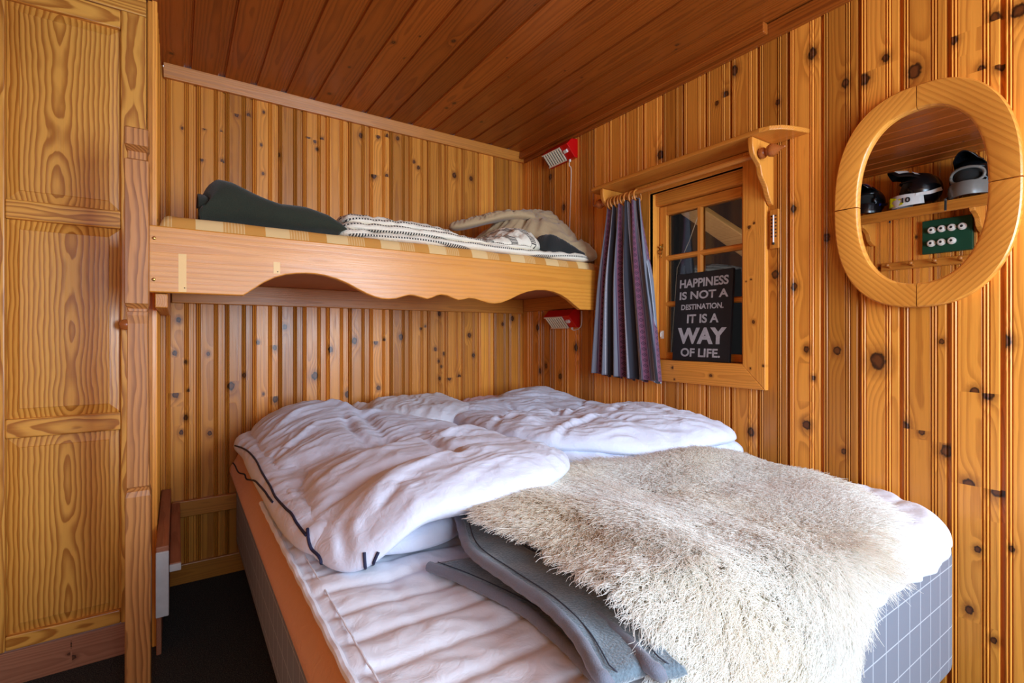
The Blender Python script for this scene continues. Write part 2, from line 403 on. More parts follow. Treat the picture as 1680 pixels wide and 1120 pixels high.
def torus(c, axis, R, r, n=24, m=10):
    ax = Vector(axis).normalized(); s = ax.orthogonal().normalized(); t = ax.cross(s); c = Vector(c); bm = bmesh.new()
    V = []
    for i in range(n):
        e = math.cos(2*PI*i/n)*s+math.sin(2*PI*i/n)*t
        V.append([bm.verts.new(c+e*(R+r*math.cos(2*PI*k/m))+ax*r*math.sin(2*PI*k/m)) for k in range(m)])
    for i in range(n):
        for k in range(m): bm.faces.new((V[i][k], V[(i+1) % n][k], V[(i+1) % n][(k+1) % m], V[i][(k+1) % m]))
    return bm
def grid_mesh(P, uv=None, closed_u=False):
    """P: (n,m,3) array -> bmesh sheet"""
    bm = bmesh.new(); n, m = P.shape[:2]
    V = [[bm.verts.new(P[i, j]) for j in range(m)] for i in range(n)]
    lay = bm.loops.layers.uv.new('UVMap') if uv is not None else None
    for i in range(n if closed_u else n-1):
        for j in range(m-1):
            q = ((i, j), ((i+1) % n, j), ((i+1) % n, j+1), (i, j+1))
            f = bm.faces.new([V[a][b] for a, b in q])
            if lay:
                for lp, (a, b) in zip(f.loops, q): lp[lay].uv = uv[a, b]
    return bm

# ------------------------------------------------------------------ boarded surfaces
PROF = [(0,13.),(.016,1),(.026,-.8),(.042,-1.6),(.056,-.8),(.064,1.),(.072,6.),(.082,1.),(.092,-.8),(.106,-1.6),(.118,-.6),(.128,1),(.137,6.),(.149,.6),(.158,0),(.592,0),(.601,.6),(.613,6.),(.622,1),
        (.632,-.8),(.646,-1.6),(.660,-.8),(.668,1.),(.676,6.),(.684,1.),(.692,-.8),(.706,-1.6),(.718,-.8),(.728,1.),(.739,6.),(.751,.6),(.760,0),(.905,0),(.922,3),(.930,13.),(.990,13.),(1.,13.)]
CPROF = [(0,8),(.02,0),(.80,0),(.83,6),(.95,6),(.97,8),(1.,8)]
FLAT = [(0,2.5),(.02,0),(.98,0),(1,2.5)]
def boards(name, O, A, N, L, bounds, l0, l1, mat, prof=PROF, knots=(), holes=(), rand_knots=0, seed=1, tones=None):
    """O origin, A across, N into the room, L along the grain; bounds: edges of the boards along A"""
    O, A, N, L = (np.array(v, float) for v in (O, A, N, L)); r = random.Random(seed)
    V, F, G, K, TN = [], [], [], [], []
    for b, (a0, a1) in enumerate(zip(bounds, bounds[1:])):
        wdt = a1-a0; lo, hi = min(a0, a1), max(a0, a1)
        ks = sorted([k for k in knots if lo <= k[0] < hi], key=lambda k: k[1])
        for _ in range(rand_knots):
            if r.random() < .8: ks.append((r.uniform(lo+.012, hi-.012), r.uniform(l0, l1), r.uniform(.0025, .008)))
        ks.sort(key=lambda k: k[1])
        cuts = [l0]+[(p[1]+q[1])/2 for p, q in zip(ks, ks[1:])]+[l1]
        if not ks: ks = [(0, 0, 0)]
        pith = lo+r.uniform(.2, .65)*abs(wdt); pd = r.uniform(.02, .075); off = r.uniform(-30, 30); tone = r.uniform(-1, 1)
        if tones: tone = tones(b, r)
        for (t0, d0), (t1, d1) in zip(prof, prof[1:]):
            p0, p1 = a0+wdt*t0, a0+wdt*t1; mid = (p0+p1)/2
            for si, k in enumerate(ks):
                spans = [(cuts[si], cuts[si+1])]
                for (h0, h1, g0, g1) in holes:
                    if h0 < mid < h1:
                        sp = []
                        for (s0, s1) in spans:
                            if s0 < g0: sp.append((s0, min(s1, g0)))
                            if s1 > g1: sp.append((max(s0, g1), s1))
                        spans = sp
                for (s0, s1) in spans:
                    if s1-s0 < 1e-5: continue
                    i = len(V)
                    for (p, d, s) in ((p0, d0, s0), (p1, d1, s0), (p1, d1, s1), (p0, d0, s1)):
                        V.append(O+A*p-N*d*.001+L*s); G.append((p-pith, pd-d*.001, s+off))
                    F.append((i, i+1, i+2, i+3)); TN.append(tone)
                    K.append((k[0]-pith, k[1]+off, k[2]) if k[2] else (9, 9, 0))
    me = bpy.data.meshes.new(name); me.from_pydata([tuple(v) for v in V], [], F)
    a = me.attributes.new('gr', 'FLOAT_VECTOR', 'POINT'); a.data.foreach_set('vector', np.array(G, np.float32).ravel())
    a = me.attributes.new('knot', 'FLOAT_VECTOR', 'FACE'); a.data.foreach_set('vector', np.array(K, np.float32).ravel())
    a = me.attributes.new('tone', 'FLOAT', 'FACE'); a.data.foreach_set('value', np.array(TN, np.float32))
    me.update()
    n = np.array(me.polygons[len(me.polygons)//2].normal)
    if n @ N < 0: me.flip_normals()
    return put(me, name, mat)

XR, YB, ZC, XL, YF = 1.978, 2.786, 2.395, -.56, -1.4       # right wall, back wall, ceiling, left wall, front wall
def bnd(a, step, lo, hi):
    k0 = math.floor((lo-a)/step); return [a+step*k for k in range(k0, math.ceil((hi-a)/step)+1)]
KR_PX = [(1373,575,9),(1323,573,7),(1303,470,8),(1302,342,7),(1356,390,9),(1272,450,9),(1323,697,10),(1232,708,9),(1384,740,6),(1484,700,11),
  (1552,740,12),(1599,642,9),(1622,647,11),(1589,795,12),(1638,805,14),(1604,901,7),(1333,88,11),(1387,136,9),(1418,130,12),(1453,95,8),(1500,117,15),
  (1632,28,11),(1672,18,15),(1640,107,10),(1610,113,8),(1563,66,10),(1191,155,7),(1176,169,5),(1205,116,10),(1083,254,9),(1276,168,6),(1512,708,7),
  (882,537,6),(886,608,5),(896,600,5),(919,617,6),(945,570,7),(970,500,7),(903,290,6),(925,340,6),(1335,620,5),(1545,560,6),(1650,560,12),(1590,1000,9),(1630,1050,7),(1660,900,6)]
KR = [(*at_x(x, y, XR), r) for x, y, r in KR_PX]
KR = [(a, z, .62*r/815*(a*.83+XR*.56)) for a, z, r in KR]
KR.append((*at_x(1440, 592, XR), .022))
bb = bnd(.3935, .1213, YF, YB)[::-1]
wr = struct(boards('wall_right', (XR, 0, 0), (0,1,0), (-1,0,0), (0,0,1), bb, 0, ZC, 'wall', PROF, KR, [(1.16, 1.69, 1.01, 1.885)], seed=5))
KB_PX = [(240+x/2.8, y/2.8, r) for x, y, r in [(415,527,4),(470,530,4),(540,515,2.5),(528,665,2.5),(537,797,2.5),(607,710,4),(745,630,3.5),(775,650,3),(807,640,3.5),(785,685,3),
  (985,622,4),(1065,627,4),(1107,625,4),(1155,635,3.5),(1045,805,5.5),(1105,808,3.5),(1230,743,3),(1250,770,3.5),(1415,805,4.5),(1492,820,4),(165,588,2.5),(255,733,3),(350,740,3.5),(267,590,2.5),(345,605,2.5)]]
KB_PX += [(240+x/4.667, 480+y/4.667, r) for x, y, r in [(248,208,4.5),(218,463,4.5),(302,530,3),(225,780,6),(322,748,2.5),(303,957,4.5),(268,1070,4),(475,468,3.5),(487,1075,4),(650,715,7),(750,632,4),
  (897,775,2.5),(990,815,6),(1060,262,4.5),(1290,635,6.5),(1410,435,5),(855,380,3.5),(985,420,4.5)]]
KB_PX += [(540+x/3.652, 480+y/3.652, r) for x, y, r in [(660,125,4),(550,212,3),(577,205,3),(637,338,3.5),(690,365,3.5),(657,410,2.5),(672,442,2.5),(662,513,3),(280,297,4.5),(330,283,3),(152,288,5.5),
  (430,265,5),(1040,188,3),(1098,155,4),(865,375,3.5),(720,510,4.5),(780,505,4.5),(110,610,5.5),(295,570,4),(140,75,6),(840,255,4)]]
KB = [(*at_y(x, y, YB), r) for x, y, r in KB_PX]
KB = [(a, z, .72*r/815*(YB*.83+a*.56)) for a, z, r in KB]
struct(boards('wall_back', (0, YB, 0), (1,0,0), (0,-1,0), (0,0,1), bnd(-.043, .1187, -.10, XR), 0, ZC, 'wall', PROF, KB, seed=11))
struct(boards('wall_nook', (-.062, 0, 0), (0,1,0), (1,0,0), (0,0,1), bnd(2.27, .1187, 2.27, YB-.02), 0, ZC, 'wall', PROF, (), rand_knots=3, seed=12))
struct(boards('wall_left', (XL, 0, 0), (0,1,0), (1,0,0), (0,0,1), bnd(YF, .1213, YF, 2.3), 0, ZC, 'wall', PROF, (), rand_knots=3, seed=13))
struct(boards('wall_front', (0, YF, 0), (1,0,0), (0,1,0), (0,0,1), bnd(XL, .1213, XL, XR), 0, ZC, 'wall', PROF, (), [(.94, 1.90, .75, 1.95), (-.3, .6, .9, 2.1)], rand_knots=3, seed=14))
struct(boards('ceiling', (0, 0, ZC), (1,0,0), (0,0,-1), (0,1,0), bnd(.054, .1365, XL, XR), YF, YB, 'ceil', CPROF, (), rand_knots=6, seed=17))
struct(obj('floor', box(XL-.05, XR+.05, YF-.05, YB+.05, -.06, 0, 0), 'carpet'))
# trims
struct(obj('trim_1', prism([(YB, 2.336), (YB-.018, 2.336), (YB-.022, 2.345), (YB-.030, ZC-.008), (YB-.034, ZC), (YB, ZC)], 'X', -.05, XR), 'trim', None, 'X'))
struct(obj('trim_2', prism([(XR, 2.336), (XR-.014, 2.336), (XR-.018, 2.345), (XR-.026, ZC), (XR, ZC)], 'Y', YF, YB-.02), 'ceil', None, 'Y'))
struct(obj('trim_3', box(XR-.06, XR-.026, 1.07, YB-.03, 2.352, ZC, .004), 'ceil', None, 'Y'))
struct(obj('baseboard_back', box(-.06, XR, YB-.018, YB, 0, .092, .004), 'trim', None, 'X'))
struct(obj('baseboard_nook', box(-.062, -.046, 2.2, YB-.018, 0, .20, .003), 'rawplank', None, 'Y'))
struct(obj('baseboard_left', box(XL, XL+.016, YF, 2.2, 0, .09, .003), 'trim', None, 'Y'))

# ------------------------------------------------------------------ window in the right wall
win = bpy.data.objects.new('window_1', None); COL.objects.link(win); win.location = (XR, 1.425, 1.03); struct(win)
win['label'] = 'pine framed six pane window in the right wall, with the slogan board on its sill'; win['category'] = 'window'
CX = 1.955
Y0, Y1, Z0, Z1 = 1.18, 1.67, 1.03, 1.86
cw = .096
def casing(poly, ax, kn=None): obj('casing', prism(poly, 'X', CX, XR+.004, .003), 'case', win, ax, knots=kn)
def on_case(L): return [(*at_x(x, y, CX), r) for x, y, r in L]
casing([(Y0, Z0), (Y0-cw, Z0-cw), (Y0-cw, 1.915), (Y0, 1.915)], 'Z', on_case([(1229, 372, .006), (1237, 366, .004), (1224, 461, .003), (1232, 459, .004), (1236, 528, .006), (1231, 604, .003), (1252, 600, .004)]))
casing([(Y1, Z0), (Y1+cw, Z0-cw), (Y1+cw, 1.915), (Y1, 1.915)], 'Z')
casing([(Y0-.001, Z0), (Y0-cw+.001, Z0-cw), (Y1+cw-.001, Z0-cw), (Y1+.001, Z0)], 'Y', [(b, a, r) for a, b, r in on_case([(1104, 603, .006), (1166, 616, .006), (1106, 622, .004)])])
casing([(Y0, Z1), (Y0, 1.915), (Y1, 1.915), (Y1, Z1)], 'Y')
obj('jamb', box(CX+.001, 2.09, Y0-.02, Y0, Z0-.02, Z1+.02, .001), 'case', win, 'Z')
obj('jamb', box(CX+.001, 2.09, Y1, Y1+.02, Z0-.02, Z1+.02, .001), 'case', win, 'Z')
obj('jamb', box(CX+.001, 2.09, Y0, Y1, Z1, Z1+.02, .001), 'case', win, 'Y')
obj('sill', box(CX+.001, 2.09, Y0, Y1, Z0-.02, Z0+.006, .001), 'case', win, 'Y')
obj('head_stop', box(XR+.02, 2.085, Y0, Y1, 1.805, Z1, .004), 'case', win, 'Y')
SX0, SX1 = 2.025, 2.06
sash = obj('sash', box(SX0, SX1, Y1-.046, Y1-.004, Z0+.008, 1.802, .004), 'case', win, 'Z')
b = box(SX0, SX1, Y0+.004, Y0+.046, Z0+.008, 1.802, .004); obj('sash', b, 'case', win, 'Z')
obj('sash', box(SX0, SX1, Y0+.046, Y1-.046, 1.755, 1.802, .004), 'case', win, 'Y')
obj('sash', box(SX0, SX1, Y0+.046, Y1-.046, Z0+.008, 1.072, .004), 'case', win, 'Y')
def munt(a, bb, c, d):  return [(SX0-.004, bb), (SX0+.008, a), (SX1-.008, a), (SX1, bb), (SX1-.008, c), (SX0+.008, c)]
obj('muntin', prism([(SX0+.01, 1.438-.013), (SX0, 1.438-.008), (SX0, 1.438+.008), (SX0+.01, 1.438+.013), (SX1-.004, 1.438+.013), (SX1-.004, 1.438-.013)], 'Z', 1.07, 1.757), 'case', win, 'Z')
for z in (1.312, 1.542):
    obj('muntin', prism([(SX0+.01, z-.013), (SX0-.001, z-.007), (SX0-.001, z+.007), (SX0+.01, z+.013), (SX1-.004, z+.013), (SX1-.004, z-.013)], 'Y', Y0+.04, Y1-.04), 'case', win, 'Y')
obj('pane', box(2.042, 2.046, Y0+.04, Y1-.04, 1.065, 1.76, 0), 'glass', win)
lt = obj('latch', tube([(SX0-.004, 1.655, 1.60), (SX0-.016, 1.652, 1.60), (SX0-.018, 1.645, 1.60)], .005, 8), 'brass', win, None, True)
b = torus((SX0-.014, 1.652, 1.575), (1, .3, 0), .011, .0022, 18, 6); join(b, box(SX0-.004, SX0, 1.643, 1.662, 1.585, 1.615, .001))
join(b, torus((SX0-.012, 1.652, 1.555), (1, -.3, 0), .010, .002, 18, 6)); obj('latch_hook', b, 'brass', lt, None, True)
b = tube([(SX0-.002, 1.650, 1.17), (SX0-.012, 1.650, 1.17), (SX0-.012, 1.650, 1.15)], .003, 8); join(b, box(SX0-.003, SX0, 1.640, 1.660, 1.14, 1.18, .001))
obj('latch', b, 'white', win, None, True)
# dark covered porch behind the window
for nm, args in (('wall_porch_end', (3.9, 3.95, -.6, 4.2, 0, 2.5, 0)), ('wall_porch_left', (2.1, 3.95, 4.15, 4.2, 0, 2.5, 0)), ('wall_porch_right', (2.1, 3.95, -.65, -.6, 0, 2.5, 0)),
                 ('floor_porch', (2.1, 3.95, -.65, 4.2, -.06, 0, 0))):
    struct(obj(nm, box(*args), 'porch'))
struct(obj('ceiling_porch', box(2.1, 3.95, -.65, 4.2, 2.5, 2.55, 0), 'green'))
p0, p1 = Vector((2.75, *at_x(1128, 338, 2.75))), Vector((2.75, *at_x(1262, 428, 2.75)))
d = (p1-p0).normalized(); bm = box(-.05, .05, -.9, 1.2, -.062, .062, .006)
q = d.to_track_quat('Y', 'X'); bm.transform(Matrix.Translation(p0) @ q.to_matrix().to_4x4())
tag(obj('roof_brace', bm, 'beam', None, 'Y'), 'sloping pale pine brace seen through the window glass', 'beam')
c0, c1 = at_x(1146, 352, 2.55), at_x(1111, 440, 2.55)
tag(obj('hanging_string', tube([(2.55, *c0), (2.55, (c0[0]+c1[0])/2-.01, (c0[1]+c1[1])/2), (2.55, *c1), (2.55, c1[0]+.06, c1[1]-.7), (2.55, c1[0]+.07, .002)], .0025, 6), 'cord'), 'thin white string hanging in the dark behind the window', 'string')

# ------------------------------------------------------------------ shelf over the window, rod, rings, curtain
sh = empty('curtain_shelf', (XR, 1.5, 1.95), 'narrow pine shelf with two curved brackets above the window', 'shelf')
pl = [(XR, .925), (1.955, .93), (1.90, .945), (1.855, .965), (1.825, .995), (1.815, 1.03), (1.815, 1.94), (1.835, 1.965), (XR, 1.98)]
obj('shelf_board', prism(pl, 'Z', 1.917, 1.935, .004), 'trim', sh, 'Y')
br = spline([(1.826, 1.916), (1.825, 1.895), (1.828, 1.875), (1.838, 1.851), (1.862, 1.832), (1.880, 1.815), (1.886, 1.795), (1.895, 1.775), (1.918, 1.752), (1.930, 1.735), (1.938, 1.715), (1.955, 1.690), (1.966, 1.678), (XR, 1.674)], 50)
bp = [tuple(v) for v in br]+[(XR, 1.916)]
for y in (1.060, 1.865): obj('bracket', prism(bp, 'Y', y, y+.022, .005), 'case', sh, 'Z')
RX, RZ = 1.872, 1.857
rod = empty('curtain_rod', (RX, 1.48, RZ), 'round pine curtain rod with turned end knobs under the window shelf', 'curtain rod')
obj('pole', tube([(RX, 1.05, RZ), (RX, 1.895, RZ)], .0115, 16), 'rodwood', rod, 'Y', True)
fp = [(0, .011), (.004, .020), (.010, .022), (.018, .020), (.024, .013), (.028, .014), (.034, .021), (.046, .025), (.058, .022), (.072, .012), (.084, .007), (.096, .004), (.098, .001)]
obj('finial', lathe(fp, (0, -1, 0), (RX, 1.058, RZ)), 'finial', rod, 'Y', True)
obj('finial', lathe(fp, (0, 1, 0), (RX, 1.887, RZ)), 'finial', rod, 'Y', True)
RY = [1.850, 1.828, 1.806, 1.784, 1.762, 1.736, 1.708, 1.676]
for i, y in enumerate(RY):
    o = obj('curtain_ring', torus((RX, y, RZ-.0165), (.12*math.sin(i*1.7), 1, .10*math.cos(i*2.3)), .0285, .0046), 'rodwood', None, 'Y', True, seed=i)
    tag(o, 'wooden ring bunched on the curtain rod above the grey curtain', 'curtain ring', 'curtain rings bunched at the far end of the rod')
nu, nv = 260, 90; P = np.zeros((nu, nv, 3)); UV = np.zeros((nu, nv, 2))
U, W = np.meshgrid(np.linspace(0, 1, nu), np.linspace(0, 1, nv), indexing='ij')
top0, top1, bot0, bot1 = 1.868, 1.645, 1.965, 1.545
flare = W**1.15
yy = (top0+(bot0-top0)*flare)*(1-U)+(top1+(bot1-top1)*flare)*U
amp = .012+.030*sst(0, .5, W)
fo = np.sin(2*PI*5.1*U+.6+.5*W+.35*np.sin(5*U))
xx = 1.872+.022*sst(0, .5, W)-amp*(fo+.35*np.sin(2*PI*10.2*U+1.+W)) - .012*np.sin(W*3+U*2)
yy = yy+amp*.55*np.cos(2*PI*5.1*U+.6+.5*W)*(.7)
zz = 1.828-(1.828-.925)*W+.010*np.sin(2*PI*5.1*U+1.2)*sst(.7, 1, W)-.008*(1-W)*(1-np.cos(2*PI*8*U))*.5
zz = zz+.035*sst(.6, 1, U)*sst(.8, 1, W)*.2+.02*(1-U)*W
xx = np.minimum(xx, 1.945)
P[..., 0], P[..., 1], P[..., 2] = xx, yy, zz; UV[..., 0] = U*.92; UV[..., 1] = (1-W)*.93
cu = obj('curtain', grid_mesh(P, UV), 'curtain', None, None, 'all'); md = cu.modifiers.new('thick', 'SOLIDIFY'); md.thickness = .0016
tag(cu, 'grey striped curtain with dark pink woven bands gathered beside the window', 'curtain')

# ------------------------------------------------------------------ slogan board
SGW, SGH = .305, .415
sg = empty('slogan_board', (0, 0, 0), 'black board with white slogan lettering leaning in the window', 'sign')
bm = box(-SGW/2, SGW/2, -.008, .008, 0, SGH, .0015)
board = obj('board', bm, 'sign', sg)
def text_mesh(s, width, height, cx, z, bold=.0):
    c = bpy.data.curves.new('t', 'FONT'); c.body = s; c.align_x = 'LEFT'; c.offset = bold; c.extrude = .0
    o = bpy.data.objects.new('t', c); COL.objects.link(o); bpy.context.view_layer.update()
    dg = bpy.context.evaluated_depsgraph_get(); me = bpy.data.meshes.new_from_object(o.evaluated_get(dg)); bpy.data.objects.remove(o)
    co = np.array([v.co[:] for v in me.vertices]); mn, mx = co.min(0), co.max(0)
    x = (co[:, 0]-(mn[0]+mx[0])/2)/(mx[0]-mn[0])*width+cx; zz = (co[:, 1]-mn[1])/(mx[1]-mn[1])*height+z
    bm = bmesh.new(); bm.from_mesh(me)
    for v, a, b_ in zip(bm.verts, x, zz): v.co = (a, -.0088, b_)
    return bm
lines = [('HAPPINESS', .262, .042, .002, .345, .03), ('IS NOT A', .262, .038, .004, .289, .03), ('DESTINATION.', .228, .026, .0, .240, .03),
         ('IT IS A', .17, .042, .008, .176, .03), ('WAY', .262, .076, .004, .079, .045), ('OF LIFE.', .212, .040, .002, .019, .03)]
for s, wd, hh, cx, z, bo in lines: obj('lettering', text_mesh(s, wd, hh, cx, z, bo), 'letters', sg)
sg.location = (1.992, 1.409, Z0+.0065)
sg.rotation_euler = (math.radians(-4.5), 0, math.radians(-90-2))

# ------------------------------------------------------------------ thermometer
th = empty('wall_thermometer', (1.95, 1.062, 1.51), 'small brown wooden thermometer beside the window casing', 'thermometer')
obj('plate', box(XR-.013, XR-.002, 1.037, 1.070, 1.50, 1.655, .002), 'trim', th, 'Z')
obj('tube', tube([(XR-.016, 1.0545, 1.524), (XR-.016, 1.0545, 1.632)], .0026, 8), 'white', th, None, True)
obj('bulb', lathe([(0, .001), (.003, .0045), (.008, .0045), (.011, .001)], (0, 0, 1), (XR-.016, 1.0545, 1.514)), 'dark', th, None, True)
b = bmesh.new()
for i in range(7):
    for s in (-1, 1): box(XR-.0145, XR-.0125, 1.0545+s*.0085-.0026, 1.0545+s*.0085+.0026, 1.545+i*.0135, 1.545+i*.0135+.0055, 0, b)
obj('scale_marks', b, 'dark', th)

# ------------------------------------------------------------------ mirror
mir = empty('wall_mirror', (XR, .59, 1.245), 'oval mirror in a broad pine frame on the right wall', 'mirror')
def sup(hw, hh, n, t): c, s = math.cos(t), math.sin(t); return (math.copysign(abs(c)**(2/n), c)*hw, math.copysign(abs(s)**(2/n), s)*hh)
MC = (.59, 1.597); sec = [(0.0, .955), (.004, 1.), (.013, 1.003), (.026, .99), (.031, .955)]
for q in range(4):
    bm = bmesh.new(); rows = []
    for i in range(37):
        t = q*PI/2+.002+(PI/2-.004)*i/36
        o_, i_ = sup(.240, .354, 2.45, t), sup(.166, .276, 2.35, t); row = []
        O2, I2 = np.array(o_), np.array(i_); dd = (O2-I2)/np.linalg.norm(O2-I2)
        prof = [(XR-.001, O2-dd*.004), (XR-.010, O2), (XR-.026, O2-dd*.001), (XR-.030, O2-dd*.005), (XR-.030, I2+dd*.010), (XR-.028, I2+dd*.005), (XR-.025, I2+dd*.004), (XR-.023, I2+dd*.001), (XR-.012, I2), (XR-.008, I2+dd*.004)]
        rows.append([bm.verts.new((x, MC[0]+p[0], MC[1]+p[1])) for x, p in prof])
    n = len(rows[0])
    for a, c in zip(rows, rows[1:]):
        for k in range(n): bm.faces.new((a[k], a[(k+1) % n], c[(k+1) % n], c[k]))
    bm.faces.new(rows[0]); bm.faces.new(rows[-1][::-1])
    bm2 = bm.copy(); rot = Matrix.Rotation((q*PI/2+PI/4+PI/2), 4, 'X')
    o = obj('frame_segment', bm, 'mirror', mir, None, True)
    me = o.data; co = np.array([v.co[:] for v in me.vertices])-np.array([0, MC[0], MC[1]])
    an = q*PI/2+PI/4; l = -co[:, 1]*math.sin(an)*.7+co[:, 2]*math.cos(an)*1.2; u = co[:, 1]*math.cos(an)+co[:, 2]*math.sin(an)
    nrm = math.hypot(.7*math.sin(an), 1.2*math.cos(an))
    g = np.stack([u-.22+.03*q, co[:, 0]-XR+.05, l/nrm+7*q], 1).astype(np.float32)
    a = me.attributes.new('gr', 'FLOAT_VECTOR', 'POINT'); a.data.foreach_set('vector', g.ravel())
    a = me.attributes.new('tone', 'FLOAT', 'POINT'); a.data.foreach_set('value', np.full(len(co), (.2, -.3, .3, -.1)[q], np.float32)); bm2.free()
bm = bmesh.new(); vs = [bm.verts.new((XR-.0125, MC[0]+p[0], MC[1]+p[1])) for p in (sup(.170, .280, 2.35, 2*PI*k/96) for k in range(96))]
vb = [bm.verts.new((XR-.009, v.co.y, v.co.z)) for v in vs]
bm.faces.new(vs); bm.faces.new(vb[::-1])
for k in range(96): bm.faces.new((vs[k], vb[k], vb[(k+1) % 96], vs[(k+1) % 96]))
obj('mirror_glass', bm, 'glassmirror', mir)

# ------------------------------------------------------------------ left wall, seen in the mirror
ls = empty('hat_shelf', (XL, 1.3, 1.95), 'pine hat shelf with curved brackets on the left wall, seen in the mirror', 'shelf')
obj('shelf_board', box(XL+.001, XL+.24, .80, 1.68, 2.035, 2.055, .003), 'trim', ls, 'Y')
obj('front_rail', box(XL+.225, XL+.245, .80, 1.68, 1.985, 2.056, .003), 'trim', ls, 'Y')
bp2 = [(XL+.001, 2.034), (XL+.225, 2.034), (XL+.235, 1.99), (XL+.22, 1.965), (XL+.17, 1.955), (XL+.12, 1.93), (XL+.09, 1.88), (XL+.05, 1.86), (XL+.001, 1.85)]
for y in (.985, 1.615): obj('bracket', prism(bp2, 'Y', y, y+.03, .004), 'case', ls, 'Z')
pr = empty('peg_rail', (XL, 1.3, 1.65), 'dark pine peg rail below the hat shelf, seen in the mirror', 'peg rail')
obj('rail', box(XL+.001, XL+.02, .85, 1.575, 1.65, 1.708, .003), 'trim', pr, 'Y')
for y in (.96, 1.098, 1.236, 1.374, 1.517):
    obj('peg', lathe([(0, .008), (.04, .007), (.05, .013), (.06, .013), (.066, .006)], (1, 0, .25), (XL+.018, y, 1.672), 12), 'rodwood', pr, 'X', True)
fb = empty('fuse_board', (XL, 1.18, 1.74), 'green fuse board with two rows of round white fuses, seen in the mirror', 'fuse board')
obj('panel', box(XL+.001, XL+.035, 1.043, 1.316, 1.742, 1.978, .002), 'fusegreen', fb)
for y, z in [(1.259, 1.905), (1.204, 1.907), (1.149, 1.906), (1.093, 1.904), (1.262, 1.812), (1.206, 1.813), (1.149, 1.814)]:
    fz = obj('fuse', lathe([(0, .024), (.012, .024), (.013, .019), (.030, .018), (.032, .015), (.032, .009), (.026, .008)], (1, 0, 0), (XL+.035, y, z)), 'porcelain', fb, None, True)
    obj('fuse_cap', lathe([(0, .008), (.004, .008), (.005, .004)], (1, 0, 0), (XL+.0605, y, z), 12), 'dark', fz, None, True)
def helmet(loc, rz, mats, label, peak=True, num=None, sc_=1.):
    """full face helmet; faces local +X"""
    r = empty('motorcycle_helmet', (0, 0, 0), label, 'helmet', 'helmets on the hat shelf')
    bm = bmesh.new(); bmesh.ops.create_uvsphere(bm, u_segments=40, v_segments=28, radius=1)
    dele = []
    for v in bm.verts:
        x, y, z = v.co
        v.co = (x*.135*(1.08 if x < 0 else 1.), y*.115*(1-.12*max(z, 0)), z*.13+.135)
        if z < -.72: v.co.z = .135-.72*.13+(z+.72)*.01
    for f in bm.faces:
        c = f.calc_center_median()
        if c.x > .055 and .095 < c.z < .185 and abs(c.y) < .085: dele.append(f)
    bmesh.ops.delete(bm, geom=dele, context='FACES')
    obj('shell', bm, mats[0], r, None, 'all').modifiers.new('t', 'SOLIDIFY').thickness = .01
    bm = bmesh.new(); bmesh.ops.create_uvsphere(bm, u_segments=20, v_segments=14, radius=1)
    for v in bm.verts: v.co = (v.co.x*.112, v.co.y*.095, v.co.z*.105+.14)
    obj('lining', bm, 'black', r, None, 'all')
    a = np.linspace(-1.35, 1.35, 17); bm = bmesh.new(); rows = []
    for t in a:
        c, s = math.cos(t), math.sin(t); k = .5+.5*c
        x, y = -.01+c*.175, s*.118; hh = .03+.018*k
        rows.append([bm.verts.new(p) for p in ((x, y, .05-hh*.9), (x+.012*k, y*1.03, .05), (x-.004, y, .05+hh), (x-.022, y*.88, .05+hh*.9), (x-.03, y*.85, .05-hh*.8))])
    for p, q in zip(rows, rows[1:]):
        for k in range(5): bm.faces.new((p[k], p[(k+1) % 5], q[(k+1) % 5], q[k]))
    bm.faces.new(rows[0]); bm.faces.new(rows[-1][::-1]); ch = obj('chin_bar', bm, mats[1], r, None, True)
    if mats[3]:
        bm = bmesh.new()
        for s in (-1, 1):
            for k in range(3):
                y0 = s*(.008+.026*k); x0 = .168-.018*k
                v = [bm.verts.new(p) for p in ((x0+.012, y0, .018), (x0+.014, y0+s*.006, .088-.01*k), (x0-.006-.008*k, y0+s*.03, .080-.012*k), (x0-.004, y0+s*.022, .022))]
                bm.faces.new(v if s > 0 else v[::-1])
        obj('chin_decal', bm, mats[3], ch)
    if peak:
        n = 13; P = np.zeros((n, 9, 3))
        for i in range(n):
            for j in range(9):
                y = (i/(n-1)-.5)*2; f = j/8
                P[i, j] = (-.02+f*.215-.05*y*y*f, y*(.095-.03*f), .268+.02*f-.055*y*y-.03*(1-f)*(1-f)+.012*math.sin(f*3))
        pk = obj('peak', grid_mesh(P), mats[2], r, None, 'all'); pk.modifiers.new('t', 'SOLIDIFY').thickness = .006
        for s in (-1, 1):
            for f0, f1 in ((.15, .38), (.5, .9)):
                bm = bmesh.new(); v = [bm.verts.new((-.02+f*.215-.05*yv*yv*f, yv*(.095-.03*f), .277+.02*f-.055*yv*yv-.03*(1-f)**2+.012*math.sin(f*3))) for f, yv in ((f0, s*.35), (f1, s*.5), (f1, s*.85), (f0, s*.7))]
                bm.faces.new(v); obj('peak_decal', bm, mats[4], pk)
    for s in (-1, 1):
        bm = bmesh.new(); v = [bm.verts.new(p) for p in ((-.11, s*.098, .10), (-.03, s*.121, .075), (.06, s*.112, .07), (.055, s*.113, .092), (-.03, s*.122, .10), (-.10, s*.10, .125))]
        bm.faces.new(v); obj('side_decal', bm, mats[4], r)
    obj('chin_strap', tube([(.03, .105, .04), (.09, .118, .012), (.148, .10, -.012), (.152, .10, -.075)], .007, 6), 'black', r)
    if mats[1] == 'hgrey':
        e = [(.148*math.cos(t*.75)-.02*abs(math.sin(q)), .098*math.sin(t), zc) for q, t, zc in [(q, math.cos(q)*1.05, .14+.052*math.sin(q)) for q in np.linspace(0, 2*PI, 40)]]
        obj('visor_rim', tube(e, .009, 8), 'hgrey', r, None, True)
